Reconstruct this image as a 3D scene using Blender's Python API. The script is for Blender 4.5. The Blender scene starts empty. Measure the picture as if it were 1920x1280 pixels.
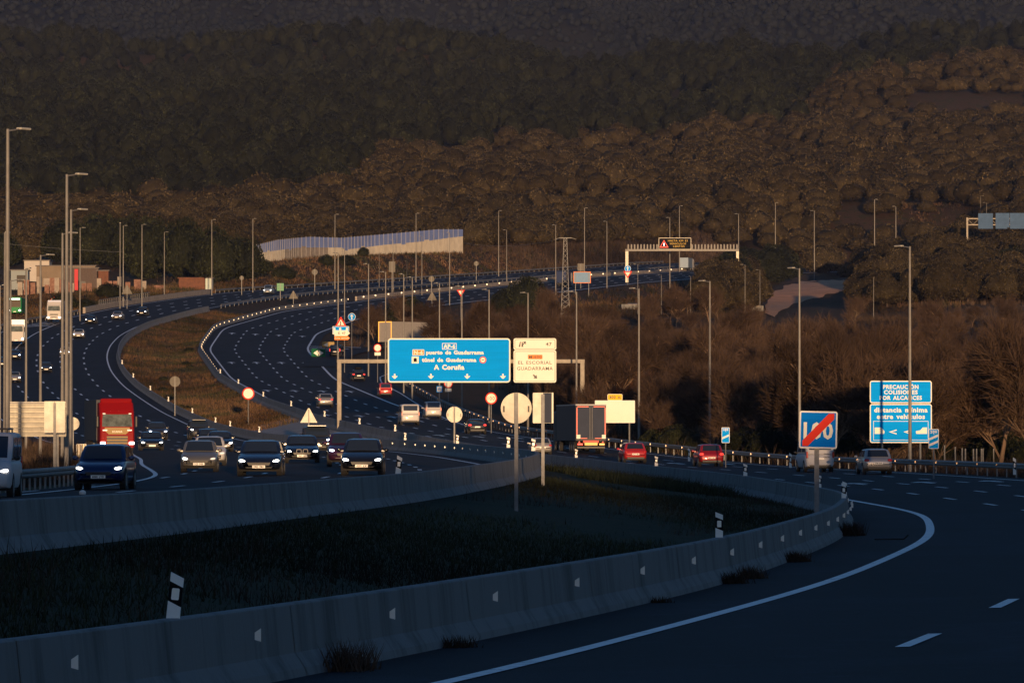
import bpy, bmesh, math, random
import numpy as np
from mathutils import Vector, Matrix, noise
random.seed(7); RNG = np.random.default_rng(7)
S = bpy.context.scene; COL = S.collection
# ------------------------------------------------------------------ camera, sky, sun
F = 10667.0; PITCH = math.atan(177.0 / F)
cd = bpy.data.cameras.new('camera'); cd.sensor_width = 36; cd.lens = 36 * F / 1920
cd.clip_start = 1; cd.clip_end = 30000
cam = bpy.data.objects.new('camera', cd); COL.objects.link(cam)
cam.location = (0, 0, 0); cam.rotation_euler = (math.pi / 2 + PITCH, 0, 0); S.camera = cam
SUN_EL = 1.5; SUN_AZ = -4.0        # sun low behind the camera, a little to its right
sx, sy = -math.sin(math.radians(SUN_AZ)), -math.cos(math.radians(SUN_AZ))
w = bpy.data.worlds.new('World'); S.world = w; w.use_nodes = True
nt = w.node_tree; bg = nt.nodes['Background']
sk = nt.nodes.new('ShaderNodeTexSky'); sk.sky_type = 'NISHITA'; sk.sun_disc = False
sk.sun_elevation = math.radians(SUN_EL); sk.sun_rotation = math.atan2(sx, sy)
sk.air_density = 1.0; sk.dust_density = 0.4; sk.ozone_density = 3.6
nt.links.new(sk.outputs[0], bg.inputs[0]); bg.inputs[1].default_value = 0.15
sl = bpy.data.lights.new('sun', 'SUN'); sl.energy = 2.6; sl.angle = math.radians(0.5); sl.color = (1, 0.62, 0.32)
so = bpy.data.objects.new('sun', sl); COL.objects.link(so)
sd = Vector((sx * math.cos(math.radians(SUN_EL)), sy * math.cos(math.radians(SUN_EL)), math.sin(math.radians(SUN_EL))))
so.rotation_euler = sd.to_track_quat('Z', 'Y').to_euler()
S.view_settings.view_transform = 'Standard'; S.view_settings.look = 'None'
S.view_settings.exposure = 1.05; S.view_settings.gamma = 1.0
S.cycles.use_denoising = True; S.cycles.max_bounces = 5; S.cycles.diffuse_bounces = 3; S.cycles.glossy_bounces = 3
S.cycles.transmission_bounces = 4; S.cycles.volume_bounces = 0; S.cycles.sample_clamp_indirect = 4

# ------------------------------------------------------------------ helpers
def P(px, py, s):
    """photo pixel + pixels per metre there -> world point"""
    D = F / s; a = (px - 960) / F; b = (640 - py) / F
    c, n = math.cos(PITCH), math.sin(PITCH); dy = c - b * n
    return (a * D / dy, D, (n + b * c) * D / dy)
def proj(X, D, Z):
    c, n = math.cos(PITCH), math.sin(PITCH)
    d = D * c + Z * n; u = -D * n + Z * c
    return 960 + F * X / d, 640 - F * u / d
def tagp(o, label=None, cat=None, group=None, kind=None):
    if label: o['label'] = label
    if cat: o['category'] = cat
    if group: o['group'] = group
    if kind: o['kind'] = kind
    return o
def empty(name, label, cat, loc, rz=0.0, group=None):
    o = bpy.data.objects.new(name, None); COL.objects.link(o); o.location = loc; o.rotation_euler = (0, 0, rz)
    return tagp(o, label, cat, group)
def children_of(o): return KIDS.get(o.name, [])
KIDS = {}
def setpar(c, p):
    c.parent = p; KIDS.setdefault(p.name, []).append(c)
def dup(o, parent=None, **kw):
    c = o.copy(); COL.objects.link(c)
    if parent is not None: setpar(c, parent)
    for ch in KIDS.get(o.name, []): dup(ch, c)
    return c
_txt = {}
def text_geo(s, bold=0.0):
    k = (s, bold)
    if k in _txt: return _txt[k]
    cu = bpy.data.curves.new('lettering', 'FONT'); cu.body = s; cu.size = 1; cu.align_x = 'CENTER'; cu.offset = bold
    cu.resolution_u = 2; cu.space_character = 1.1; cu.space_word = 1.5
    o = bpy.data.objects.new('lettering', cu); COL.objects.link(o)
    bpy.context.view_layer.update()
    me = o.evaluated_get(bpy.context.evaluated_depsgraph_get()).to_mesh()
    v = np.array([x.co[:] for x in me.vertices]).reshape(-1, 3)[:, :2]; f = [tuple(p.vertices) for p in me.polygons]
    bpy.data.objects.remove(o); bpy.data.curves.remove(cu)
    _txt[k] = (v, f); return _txt[k]
def rrect(wd, h, r, n=4, cx=0, cz=0):
    out = []
    for qx, qz, a0 in ((1, 1, 0), (-1, 1, 90), (-1, -1, 180), (1, -1, 270)):
        for i in range(n + 1):
            a = math.radians(a0 + 90 * i / n)
            out.append((cx + qx * (wd / 2 - r) + r * math.cos(a), cz + qz * (h / 2 - r) + r * math.sin(a)))
    return out
def circ(r, n=28, cx=0, cz=0): return [(cx + r * math.cos(2 * math.pi * i / n), cz + r * math.sin(2 * math.pi * i / n)) for i in range(n)]
class MB:
    def __init__(s): s.v = []; s.f = []; s.m = []
    def add(s, vs, fs, mi=0):
        o = len(s.v); s.v.extend([tuple(map(float, x)) for x in vs])
        s.f.extend([tuple(i + o for i in f) for f in fs]); s.m.extend([mi] * len(fs)); return s
    def box(s, c, d, mi=0, rz=0.0, rx=0.0, ch=0.0):
        x, y, z = d[0] / 2, d[1] / 2, d[2] / 2
        if ch > 0:
            b = []
            for zz, k in ((-z, ch), (-z + ch, 0), (z - ch, 0), (z, ch)):
                X, Y = x - k, y - k; q = ch if k == 0 else ch * .4
                b += [(X, -Y + q, zz), (X, Y - q, zz), (X - q, Y, zz), (-X + q, Y, zz), (-X, Y - q, zz), (-X, -Y + q, zz), (-X + q, -Y, zz), (X - q, -Y, zz)]
            fs = [tuple(range(7, -1, -1)), tuple(range(24, 32))]
            for r in range(3):
                for i in range(8): fs.append((r * 8 + i, r * 8 + (i + 1) % 8, r * 8 + 8 + (i + 1) % 8, r * 8 + 8 + i))
            vs = b
        else:
            vs = [(-x, -y, -z), (x, -y, -z), (x, y, -z), (-x, y, -z), (-x, -y, z), (x, -y, z), (x, y, z), (-x, y, z)]
            fs = [(3, 2, 1, 0), (4, 5, 6, 7), (0, 1, 5, 4), (1, 2, 6, 5), (2, 3, 7, 6), (3, 0, 4, 7)]
        M = Matrix.Translation(c) @ Matrix.Rotation(rz, 4, 'Z') @ Matrix.Rotation(rx, 4, 'X')
        return s.add([(M @ Vector(p))[:] for p in vs], fs, mi)
    def cyl(s, p0, p1, r0, r1=None, n=8, mi=0, caps=True):
        r1 = r0 if r1 is None else r1
        p0 = Vector(p0); p1 = Vector(p1); d = (p1 - p0).normalized()
        a = d.orthogonal().normalized(); b = d.cross(a)
        vs = [(p + (a * math.cos(2 * math.pi * i / n) + b * math.sin(2 * math.pi * i / n)) * r)[:] for p, r in ((p0, r0), (p1, r1)) for i in range(n)]
        fs = [(i, (i + 1) % n, n + (i + 1) % n, n + i) for i in range(n)]
        if caps: fs += [tuple(range(n - 1, -1, -1)), tuple(range(n, 2 * n))]
        return s.add(vs, fs, mi)
    def prism(s, poly, y0, y1, mi=0):
        """polygon (x,z) counter-clockwise, extruded from y0 (front, towards -Y) back to y1"""
        n = len(poly)
        vs = [(x, y0, z) for x, z in poly] + [(x, y1, z) for x, z in poly]
        fs = [tuple(range(n)), tuple(range(2 * n - 1, n - 1, -1))] + [(i, n + i, n + (i + 1) % n, (i + 1) % n) for i in range(n)]
        return s.add(vs, fs, mi)
    def ring(s, outer, inner, y0, y1, mi=0):
        n = len(outer)
        vs = [(x, y0, z) for x, z in outer] + [(x, y0, z) for x, z in inner] + [(x, y1, z) for x, z in outer] + [(x, y1, z) for x, z in inner]
        fs = []
        for i in range(n):
            j = (i + 1) % n
            fs += [(i, j, n + j, n + i), (i, 2 * n + i, 2 * n + j, j), (n + i, n + j, 3 * n + j, 3 * n + i)]
        return s.add(vs, fs, mi)
    def ell(s, c, r, mi=0, seg=10, rg=6, M=None):
        vs = []; fs = []
        for i in range(rg + 1):
            t = math.pi * i / rg
            for j in range(seg):
                a = 2 * math.pi * j / seg
                p = Vector((r[0] * math.sin(t) * math.cos(a), r[1] * math.sin(t) * math.sin(a), r[2] * math.cos(t)))
                if M is not None: p = M @ p
                vs.append((c[0] + p.x, c[1] + p.y, c[2] + p.z))
        for i in range(rg):
            for j in range(seg): fs.append((i * seg + j, (i + 1) * seg + j, (i + 1) * seg + (j + 1) % seg, i * seg + (j + 1) % seg))
        return s.add(vs, fs, mi)
    def text(s, st, cx, cz, h, y, mi=0, width=None, bold=0.02, back=False):
        """letters of cap height h centred at (cx,cz), on the plane y, read from -Y (or from +Y)"""
        v, f = text_geo(st, bold)
        if not len(v): return s
        cap = 0.70; k = h / cap; x0, x1 = v[:, 0].min(), v[:, 0].max()
        kx = k if width is None else width / (x1 - x0)
        X = (v[:, 0] - (x0 + x1) / 2) * kx; Z = (v[:, 1] - cap / 2) * k
        if back: X = -X
        vs = np.stack([cx + X, np.full(len(X), y), cz + Z], 1)
        return s.add(vs, f, mi)
    def build(s, name, mats, parent=None, smooth=False):
        me = bpy.data.meshes.new(name); me.from_pydata(s.v, [], s.f)
        for m in (mats if isinstance(mats, (list, tuple)) else [mats]): me.materials.append(m)
        if len(set(s.m)) > 1 or (s.m and s.m[0]): me.polygons.foreach_set('material_index', s.m)
        if smooth:
            me.polygons.foreach_set('use_smooth', [True] * len(s.f))
            try: me.set_sharp_from_angle(angle=math.radians(42))
            except Exception: pass
        me.update()
        o = bpy.data.objects.new(name, me); COL.objects.link(o)
        if parent is not None: setpar(o, parent)
        return o
def np_mesh(name, V, Fc, mats, attr=None, mi=None, smooth=False):
    """big mesh from arrays: V (n,3), Fc (m,k)"""
    me = bpy.data.meshes.new(name); k = Fc.shape[1]
    me.vertices.add(len(V)); me.vertices.foreach_set('co', V.astype(np.float32).ravel())
    me.loops.add(Fc.size); me.loops.foreach_set('vertex_index', Fc.astype(np.int32).ravel())
    me.polygons.add(len(Fc)); me.polygons.foreach_set('loop_start', np.arange(0, Fc.size, k, dtype=np.int32))
    if smooth: me.polygons.foreach_set('use_smooth', np.ones(len(Fc), bool))
    if mi is not None: me.polygons.foreach_set('material_index', mi.astype(np.int32))
    for m in (mats if isinstance(mats, (list, tuple)) else [mats]): me.materials.append(m)
    if attr is not None:
        a = me.attributes.new('tone', 'FLOAT', 'POINT'); a.data.foreach_set('value', attr.astype(np.float32))
    me.update(calc_edges=True); me.validate()
    o = bpy.data.objects.new(name, me); COL.objects.link(o); return o

# ------------------------------------------------------------------ materials
def lin(c): return tuple((x / 12.92 if x <= .04045 else ((x + .055) / 1.055) ** 2.4) for x in c)
def mat(name, col, rough=0.6, metal=0.0, var=0.0, scale=3.0, col2=None, bump=0.0, bscale=20.0, emit=None, estr=0.0, coat=0.0, stretch=None, spec=0.5, rnd=0.0, tone=False, lo=.35, hi=.65):
    m = bpy.data.materials.new(name); m.use_nodes = True; n = m.node_tree; b = n.nodes['Principled BSDF']
    b.inputs['Base Color'].default_value = (*col, 1); b.inputs['Roughness'].default_value = rough; b.inputs['Metallic'].default_value = metal
    b.inputs['Specular IOR Level'].default_value = spec
    if coat: b.inputs['Coat Weight'].default_value = coat; b.inputs['Coat Roughness'].default_value = 0.08
    tc = n.nodes.new('ShaderNodeTexCoord'); src = tc.outputs['Object']
    if stretch:
        mp = n.nodes.new('ShaderNodeMapping'); mp.inputs['Scale'].default_value = stretch; n.links.new(src, mp.inputs[0]); src = mp.outputs[0]
    out = None
    if col2 or var:
        c2 = col2 or tuple(max(0, x * (1 - var)) for x in col)
        nz = n.nodes.new('ShaderNodeTexNoise'); nz.inputs['Scale'].default_value = scale; nz.inputs['Detail'].default_value = 6; nz.inputs['Roughness'].default_value = .65
        n.links.new(src, nz.inputs['Vector'])
        rp = n.nodes.new('ShaderNodeValToRGB'); rp.color_ramp.elements[0].position = lo; rp.color_ramp.elements[1].position = hi
        rp.color_ramp.elements[0].color = (*c2, 1); rp.color_ramp.elements[1].color = (*col, 1)
        n.links.new(nz.outputs['Fac'], rp.inputs[0]); out = rp.outputs[0]
    if rnd or tone:
        mx = n.nodes.new('ShaderNodeMix'); mx.data_type = 'RGBA'; mx.blend_type = 'MULTIPLY'; mx.inputs[0].default_value = 1
        v = None
        if tone:
            at_ = n.nodes.new('ShaderNodeAttribute'); at_.attribute_name = 'tone'; v = at_.outputs['Fac']
        if rnd:
            oi = n.nodes.new('ShaderNodeObjectInfo'); mr = n.nodes.new('ShaderNodeMapRange')
            mr.inputs['To Min'].default_value = 1 - rnd; mr.inputs['To Max'].default_value = 1 + rnd
            n.links.new(oi.outputs['Random'], mr.inputs[0]); u = mr.outputs[0]
            if v is not None:
                mm = n.nodes.new('ShaderNodeMath'); mm.operation = 'MULTIPLY'; n.links.new(v, mm.inputs[0]); n.links.new(u, mm.inputs[1]); u = mm.outputs[0]
            v = u
        if out is not None: n.links.new(out, mx.inputs[6])
        else: mx.inputs[6].default_value = (*col, 1)
        cb = n.nodes.new('ShaderNodeCombineColor'); [n.links.new(v, cb.inputs[i]) for i in range(3)]
        n.links.new(cb.outputs[0], mx.inputs[7]); out = mx.outputs[2]
    if out is not None: n.links.new(out, b.inputs['Base Color'])
    if bump:
        nb = n.nodes.new('ShaderNodeTexNoise'); nb.inputs['Scale'].default_value = bscale; nb.inputs['Detail'].default_value = 5
        n.links.new(src, nb.inputs['Vector'])
        bp = n.nodes.new('ShaderNodeBump'); bp.inputs['Strength'].default_value = bump; bp.inputs['Distance'].default_value = .05
        n.links.new(nb.outputs['Fac'], bp.inputs['Height']); n.links.new(bp.outputs[0], b.inputs['Normal'])
    if emit: b.inputs['Emission Color'].default_value = (*emit, 1); b.inputs['Emission Strength'].default_value = estr
    return m
M = {}
def asphalt_mat():
    m = mat('asphalt', (.018, .022, .035), .85, col2=(.008, .011, .019), scale=.5, bump=.35, bscale=60, stretch=(1, .05, 1), lo=.28, hi=.72, spec=.15)  # blue cast in both tones stands in for sky reflected off the road
    n = m.node_tree; b = n.nodes['Principled BSDF']; src = b.inputs['Base Color'].links[0].from_socket; tc = [q for q in n.nodes if q.type == 'TEX_COORD'][0]
    for sc, p0, p1, k in ((.09, .47, .50, .72), (14.0, .35, .7, .6), (1.3, .60, .66, 1.5)):
        t = n.nodes.new('ShaderNodeTexNoise'); t.inputs['Scale'].default_value = sc; t.inputs['Detail'].default_value = 3; n.links.new(tc.outputs['Object'], t.inputs['Vector'])
        r = n.nodes.new('ShaderNodeMapRange'); r.inputs[1].default_value = p0; r.inputs[2].default_value = p1; r.inputs[3].default_value = 1; r.inputs[4].default_value = k; n.links.new(t.outputs['Fac'], r.inputs[0])
        x = n.nodes.new('ShaderNodeVectorMath'); x.operation = 'SCALE'; n.links.new(src, x.inputs[0]); n.links.new(r.outputs[0], x.inputs['Scale']); src = x.outputs[0]
    n.links.new(src, b.inputs['Base Color']); return m
M['asphalt'] = asphalt_mat()
M['paint'] = mat('road_paint', (.82, .82, .80), .6, col2=(.25, .25, .26), scale=3.0, lo=.30, hi=.46)
M['concrete'] = mat('concrete', (.175, .18, .18), .85, col2=(.085, .09, .09), scale=1.0, stretch=(1.5, 1.5, .1), bump=.3, bscale=9, lo=.33, hi=.52)
M['concrete2'] = mat('pale_concrete', (.36, .31, .26), .85, var=.35, scale=.8)
M['steel'] = mat('galvanised_steel', (.22, .225, .23), .6, metal=.3, var=.3, scale=4)
M['pole'] = mat('lamp_pole_grey', (.21, .205, .195), .6, metal=.2, var=.25, scale=2)
M['gantry'] = mat('gantry_steel', (.22, .2, .17), .55, metal=.3, var=.3, scale=2)
M['signback'] = mat('sign_back_metal', (.52, .50, .43), .5, metal=.15, var=.25, scale=3)
M['white'] = mat('sign_white', (.86, .85, .8), .8, spec=.08, var=.08, scale=2)
M['cream'] = mat('sign_cream', (.88, .86, .74), .8, spec=.08, var=.05, scale=1.5)
M['blue'] = mat('sign_blue', (.0, .15, .62), .8, spec=.08, col2=(.0, .20, .72), scale=1.2, stretch=(.2, 1, 4))
M['skyblue'] = mat('sign_bright_blue', (.0, .29, .86), .8, spec=.08, col2=(.0, .33, .95), scale=1.2, stretch=(.2, 1, 4))
M['red'] = mat('sign_red', (.75, .05, .03), .8, spec=.08)
M['orange'] = mat('sign_orange', (.85, .25, .05), .8, spec=.08)
M['yellow'] = mat('sign_yellow', (.85, .5, .02), .8, spec=.08)
M['green'] = mat('sign_green', (.01, .10, .05), .8, spec=.08)
M['black'] = mat('black_paint', (.008, .008, .009), .8, spec=.08)
M['rubber'] = mat('tyre_rubber', (.012, .012, .013), .85)
M['dark'] = mat('dark_plastic', (.012, .013, .015), .5)
M['glass'] = mat('glass_sky_tone', (.016, .024, .040), .08, spec=.6)  # bluish base colour stands in for sky reflected in the panes
M['chrome'] = mat('chrome_trim', (.6, .6, .6), .25, metal=.9)
M['plate'] = mat('plate_white', (.85, .84, .78), .4)
M['hlamp'] = mat('headlight_lens', (.9, .9, .9), .2, emit=(1, .93, .82), estr=5)
M['hlampb'] = mat('headlight_lens_cool', (.9, .9, .95), .2, emit=(.72, .80, 1), estr=6)
M['hlampo'] = mat('headlight_lens_dim', (.55, .55, .5), .15, emit=(1, .8, .6), estr=.4)  # lens with a faint glow of its own
M['tlamp'] = mat('taillight_lens', (.5, .01, .01), .2, emit=(1, .05, .03), estr=.9)
M['tlampo'] = mat('taillight_lens_off', (.45, .02, .02), .2)
M['amber'] = mat('amber_glow', (.8, .3, .03), .3, emit=(1, .45, .08), estr=.6)
M['reflect'] = mat('reflector_white', (.9, .88, .78), .3)
M['reflecto'] = mat('reflector_amber', (.85, .36, .08), .3)
M['track'] = mat('sandy_track', (.62, .29, .14), .95, col2=(.42, .20, .095), scale=.15, bump=.4, bscale=1.5)
M['soil'] = mat('dry_soil', (.12, .075, .045), .95, col2=(.05, .04, .022), scale=.25, bump=.5, bscale=1.5)
M['leafpine'] = mat('stone_pine_needles', (.056, .044, .024), .8, tone=True, col2=(.028, .022, .012), scale=2.2, rnd=.3, spec=.05, bump=1.0, bscale=3)
M['leafpine_t'] = mat('hill_pine_needles', (.058, .044, .022), .8, col2=(.029, .022, .011), scale=.5, tone=True, spec=.05, bump=1.0, bscale=.7)
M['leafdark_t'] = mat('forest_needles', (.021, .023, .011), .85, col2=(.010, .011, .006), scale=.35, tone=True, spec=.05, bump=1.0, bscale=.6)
M['leafdark'] = mat('dark_pine_needles', (.020, .023, .010), .8, tone=True, col2=(.009, .011, .006), scale=1.5, rnd=.25, spec=.1)
M['bark'] = mat('bark', (.10, .07, .05), .9, var=.4, scale=3, rnd=.25)
M['twig'] = mat('winter_twigs', (.058, .038, .027), .9, rnd=.4, spec=.1)
M['twig_t'] = mat('brush_twigs', (.055, .038, .027), .9, tone=True, spec=.1)
M['palebark'] = mat('pale_bark', (.15, .105, .065), .9, var=.3)
M['rust'] = mat('rust_leaves', (.12, .042, .016), .8, col2=(.06, .022, .01), scale=1)
M['grass_t'] = mat('verge_grass', (.034, .040, .02), .9, tone=True, spec=.1)
M['brick'] = mat('orange_boards', (.15, .055, .028), .8, var=.4, scale=1.2)
M['beige'] = mat('beige_render', (.2, .155, .11), .85, var=.2, scale=.5)
M['farback'] = mat('dull_sign_back', (.17, .16, .14), .8, spec=.1, var=.2)  # darker, duller copy of the sign back sheet for distant signs
M['whitewall'] = mat('white_render', (.45, .42, .38), .8, var=.1, scale=.5)
M['roofgrey'] = mat('grey_roof_sheet', (.12, .11, .11), .7, var=.3)
M['panelblue'] = mat('blue_acrylic_panel', (.22, .30, .62), .35, var=.2, scale=.3)
M['ledo'] = mat('led_orange', (.1, .05, 0), .5, emit=(1, .45, .03), estr=.55)
M['ledr'] = mat('led_red', (.1, 0, 0), .5, emit=(1, .04, .02), estr=.6)
M['ledw'] = mat('led_white', (.1, .1, .1), .5, emit=(1, 1, 1), estr=1.2)
def paint(name, c, rough=.32, metal=.2): return mat(name, c, rough, metal=metal, coat=.6 if rough < .42 else 0, spec=.5 if rough < .42 else .1)
# ------------------------------------------------------------------ the two carriageways as functions of distance D
def table(kn):
    d = np.arange(0, 2001.0); kn = sorted(kn)
    v = np.interp(d, [k[0] for k in kn], [k[1] for k in kn])
    # linear extrapolation at the near end, then smooth
    (d0, v0), (d1, v1) = kn[0], kn[1]; v[d < d0] = v0 + (d[d < d0] - d0) * (v1 - v0) / (d1 - d0)
    (d0, v0), (d1, v1) = kn[-2], kn[-1]; v[d > d1] = v1 + (d[d > d1] - d1) * (v1 - v0) / (d1 - d0)
    for wd in (27, 27, 15):
        p = wd // 2; e = np.concatenate([2 * v[0] - v[p:0:-1], v, 2 * v[-1] - v[-2:-p - 2:-1]]); v = np.convolve(e, np.ones(wd) / wd, 'valid')
    return v
def fpx(lst): return [(F / s, (px - 960) / s) for px, py, s in lst], [(F / s, P(px, py, s)[2]) for px, py, s in lst]
_rx = [(35, -9.6), (61, -3.7), (109, 4), (162, 9.4), (213, 12.9), (281, 11.5), (344, 8.7), (420, 1.5), (454, -3), (508, -10.5), (593, -19.6), (711, -31), (820, -42), (944, -51.8), (1035, -54), (1159, -47.8), (1285, -31.3), (1422, -8), (1569, 20.6), (1720, 54.8), (1900, 100)]
_rz = [(35, -2.9), (61, -2.9), (109, -2.9), (162, -2.95), (213, -2.96), (281, -2.78), (344, -2.65), (420, -2.1), (454, -1.5), (508, -.4), (593, 1.2), (711, 4.1), (820, 8.2), (944, 14.3), (1035, 19.6), (1159, 25.5), (1285, 31), (1422, 37), (1569, 43.7), (1720, 50), (1900, 56)]
_rw = [(35, 17), (344, 17), (508, 16.9), (711, 16.5), (820, 16.4), (944, 17.7), (1035, 18.4), (1159, 17.3), (1285, 15.9), (1422, 16), (1900, 16)]
_roz = [(35, -2.56), (109, -2.56), (213, -2.62), (281, -2.44), (344, -2.35), (420, -2.2), (454, -1.8), (508, -.9), (593, .5), (711, 3.8), (820, 8.1), (944, 14.3), (1035, 18.6), (1159, 24.1), (1285, 29.6), (1422, 35.5), (1569, 42.3), (1720, 48.6), (1900, 55)]
_rl = [(35, 2.5), (66, 2.35), (100, 2.05), (115, 2.1), (160, 2.6), (300, 2.6), (600, 1.7), (900, 1.5), (1900, 1.4)]
RIX, RIZ, RW, ROZ, RLO = [table(t) for t in (_rx, _rz, _rw, _roz, _rl)]
_l = [(0, 938, 115), (250, 925, 100), (500, 906, 82), (745, 889, 66), (900, 870, 54), (980, 858, 46), (1005, 850, 42), (1000, 846, 40), (953, 840, 35), (858, 832, 28), (760, 825, 24), (650, 821, 21.5), (560, 817, 20), (487, 812, 18.5), (400, 793, 16.5), (325, 760, 14.9), (287, 737, 14.1), (250, 712, 13.3), (226, 685, 12.6), (217, 660, 12.0), (222, 640, 11.5), (240, 620, 10.9), (275, 602, 10.4), (320, 590, 10.0), (365, 578, 9.7), (430, 566, 9.3), (520, 553, 8.8), (590, 545, 8.4), (700, 538, 7.95), (900, 524, 7.3), (1100, 510, 6.65), (1300, 495, 6.1)]
_lx, _lz = fpx(_l); BARH = 0.85
_lx += [(1900, 91)]; _lz += [(1900, 58.5)]
_lw = [(35, 13), (100, 15), (195, 15.4), (245, 16.9), (290, 18.9), (335, 20.6), (400, 21.8), (500, 22.1), (600, 22), (780, 24), (950, 24.5), (1010, 22), (1067, 17.5), (1150, 17), (1900, 17)]
_lt = [(35, -.1), (195, -.15), (257, -.25), (306, -.3), (450, 0), (820, 0), (950, .1), (1067, .5), (1212, .6), (1342, .6), (1461, .6), (1900, .6)]
LIX, LIZ = table(_lx), table(_lz) - BARH
LW, LT = table(_lw), table(_lt)
DD = np.arange(0, 2001.0)
def at(tab, D): return np.interp(D, DD, tab)
def rR(D, o):       # right carriageway: o metres right of the barrier's foot
    k = o / at(RW, D); return at(RIX, D) + o, at(RIZ, D) * (1 - k) + at(ROZ, D) * k
def rL(D, o):       # left carriageway: o metres left of the median barrier
    return at(LIX, D) - o, at(LIZ, D) + at(LT, D) * o / at(LW, D)
def ramp_x(D): return np.interp(D, [600, 640, 690, 711, 760, 800, 830, 850, 866, 880], [0, .3, 2.2, 3.0, 4.6, 5.4, 7.0, 10.0, 15, 24])   # right edge of the slip lane beyond the fourth lane
def r_pave(D): return at(RW, D) + 1.6 + np.where(D < 880, ramp_x(np.minimum(D, 840)), np.interp(D, [880, 930], [4, 0]))
def l_pave(D): return at(LW, D) + 1.2
# ------------------------------------------------------------------ terrain
def crest(px): return np.interp(px, [-600, 0, 250, 500, 750, 960, 1100, 1210, 1300, 1500, 1700, 1920, 2500], [125, 112, 96, 72, 44, 48, 78, 86, 58, 55, 62, 84, 110])
def zbase(X, D):
    z = np.interp(D, [-900, -420, -330, -240, -190, -120, -60, 0, 300, 420, 508, 593, 711, 820, 944, 1035, 1159, 1285, 1422, 1569, 1720, 2000, 2500, 3000, 3250],
                  [14, 11, 9.3, 8.6, 7.4, 0, -3.2, -3.2, -3.0, -2.6, -1.6, .2, 3.5, 8, 13.5, 18.5, 24.3, 30, 36, 43, 51, 82, 135, 195, 222])
    rg = np.interp(X, [-120, -40, 16, 20, 24, 30, 34.5, 36.2, 38, 46, 56, 200], [9.5, 10.6, 10.6, 8.9, 9.2, 8.2, 7.4, 9.4, 11.6, 12.8, 13.6, 13.6])  # unseen ridge behind the camera, crest heights shaped for the shade they cast
    z = np.where(D < -60, -3.2 + (rg + 3.2) * np.interp(D, [-900, -420, -330, -235, -180, -130, -60], [.5, .55, .62, 1, 1, .35, 0]), z)
    px = 960 + X * F / np.maximum(D, 300); yc = crest(px) + 27
    k = (817 - yc) / (817 - 77.0)
    hill = np.interp(D, [1700, 3250], [0, 1])
    z = np.where(D > 1700, z + (z - 51) * (k - 1) * hill, z)
    far = np.interp(D, [3250, 3500, 4000, 4500, 6500, 9000], [0, 0, 0, 0, 1, 1])
    zr = np.interp(D, [3250, 3450, 3900, 4400, 6500], [1, .8, .55, .9, 3.0])
    z = np.where(D > 3250, (51 + (222 - 51) * k) * (1 - far) * np.minimum(zr, 1) + far * 0 + np.interp(D, [4000, 4400, 6500, 7200], [0, 60, 640, 700]) * np.interp(D, [3900, 4500], [0, 1]), z)
    return z
_nz = np.vectorize(lambda x, y, f: noise.noise(Vector((x * f, y * f, 3.3))))
def left_bank(D): return np.interp(D, [0, 250, 500, 800, 1000, 1150, 1330, 1400, 1440, 1600, 1750], [-.6, -.6, -1, 0, .6, .8, 1.0, 4.5, 6, 6, 6])
def gz(X, D):
    X, D = np.broadcast_arrays(np.asarray(X, float), np.asarray(D, float)); Dc = np.clip(D, 25, 1950)
    li = at(LIX, Dc); lz = at(LIZ, Dc); lo = li - l_pave(Dc); loz = lz + at(LT, Dc)
    ri = at(RIX, Dc); rz = at(RIZ, Dc); ro = ri + r_pave(Dc); k = r_pave(Dc) / at(RW, Dc); roz = rz * (1 - k) + at(ROZ, Dc) * k
    b = zbase(X, D)
    roll = (noise_grid(X, D)) * np.interp(np.minimum(np.abs(X - lo), np.abs(X - ro)), [3, 30], [0, 1])
    b = b + roll * np.interp(D, [100, 600, 2000, 4000], [.6, 1.5, 5, 22])
    def ss(t): t = np.clip(t, 0, 1); return t * t * (3 - 2 * t)
    z = np.where(X < lo, (loz - .12) + ss((lo - X - 1) / 14) * left_bank(Dc), 0)
    far = ss((lo - X - 14) / 70); z = np.where(X < lo, z * (1 - far) + (b + left_bank(Dc) * .6) * far, z)
    z = np.where((X >= lo) & (X <= li), lz + at(LT, Dc) * (li - X) / at(LW, Dc) - .12, z)
    t = np.clip((X - li) / np.maximum(ri - li, .1), 0, 1)
    dip = -np.sin(t * math.pi) * np.interp(Dc, [60, 200, 280, 350, 420, 600, 800, 1000, 1100], [.1, .12, .15, .3, .1, .15, .6, .8, .2])
    up = np.interp(Dc, [60, 240, 300, 380], [.22, .2, .1, 0]) * (1 - t)
    z = np.where((X > li) & (X < ri), lz * (1 - t) + rz * t - .1 + dip + up, z)
    kk = (X - ri) / at(RW, Dc)
    z = np.where((X >= ri) & (X <= ro), rz * (1 - kk) + at(ROZ, Dc) * kk - .12, z)
    zr = (roz - .15) - ss((X - ro - 1) / 8) * np.interp(Dc, [300, 500, 720, 800, 1000, 1200, 1500], [.4, .8, .4, -.1, -.1, 2, 2.5]); far = ss((X - ro - 8) / 60)
    z = np.where(X > ro, zr * (1 - far) + b * far, z)
    road = np.interp(D, [-100, 25, 1880, 1980], [0, 1, 1, 0]); return z * road + b * (1 - road)
def noise_grid(X, D):
    r = 0
    for f, a, p in ((.0061, 1, 0), (.013, .5, 1.7), (.031, .22, 4.1)): r = r + a * np.sin(X * f * 1.7 + p + 1.3 * np.sin(D * f + p)) * np.cos(D * f * 1.1 + p * 2 + .8 * np.sin(X * f))
    return r
def gz1(X, D): return float(gz(X, D))
_hd = np.arange(60, 3600, 2.0)
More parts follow.
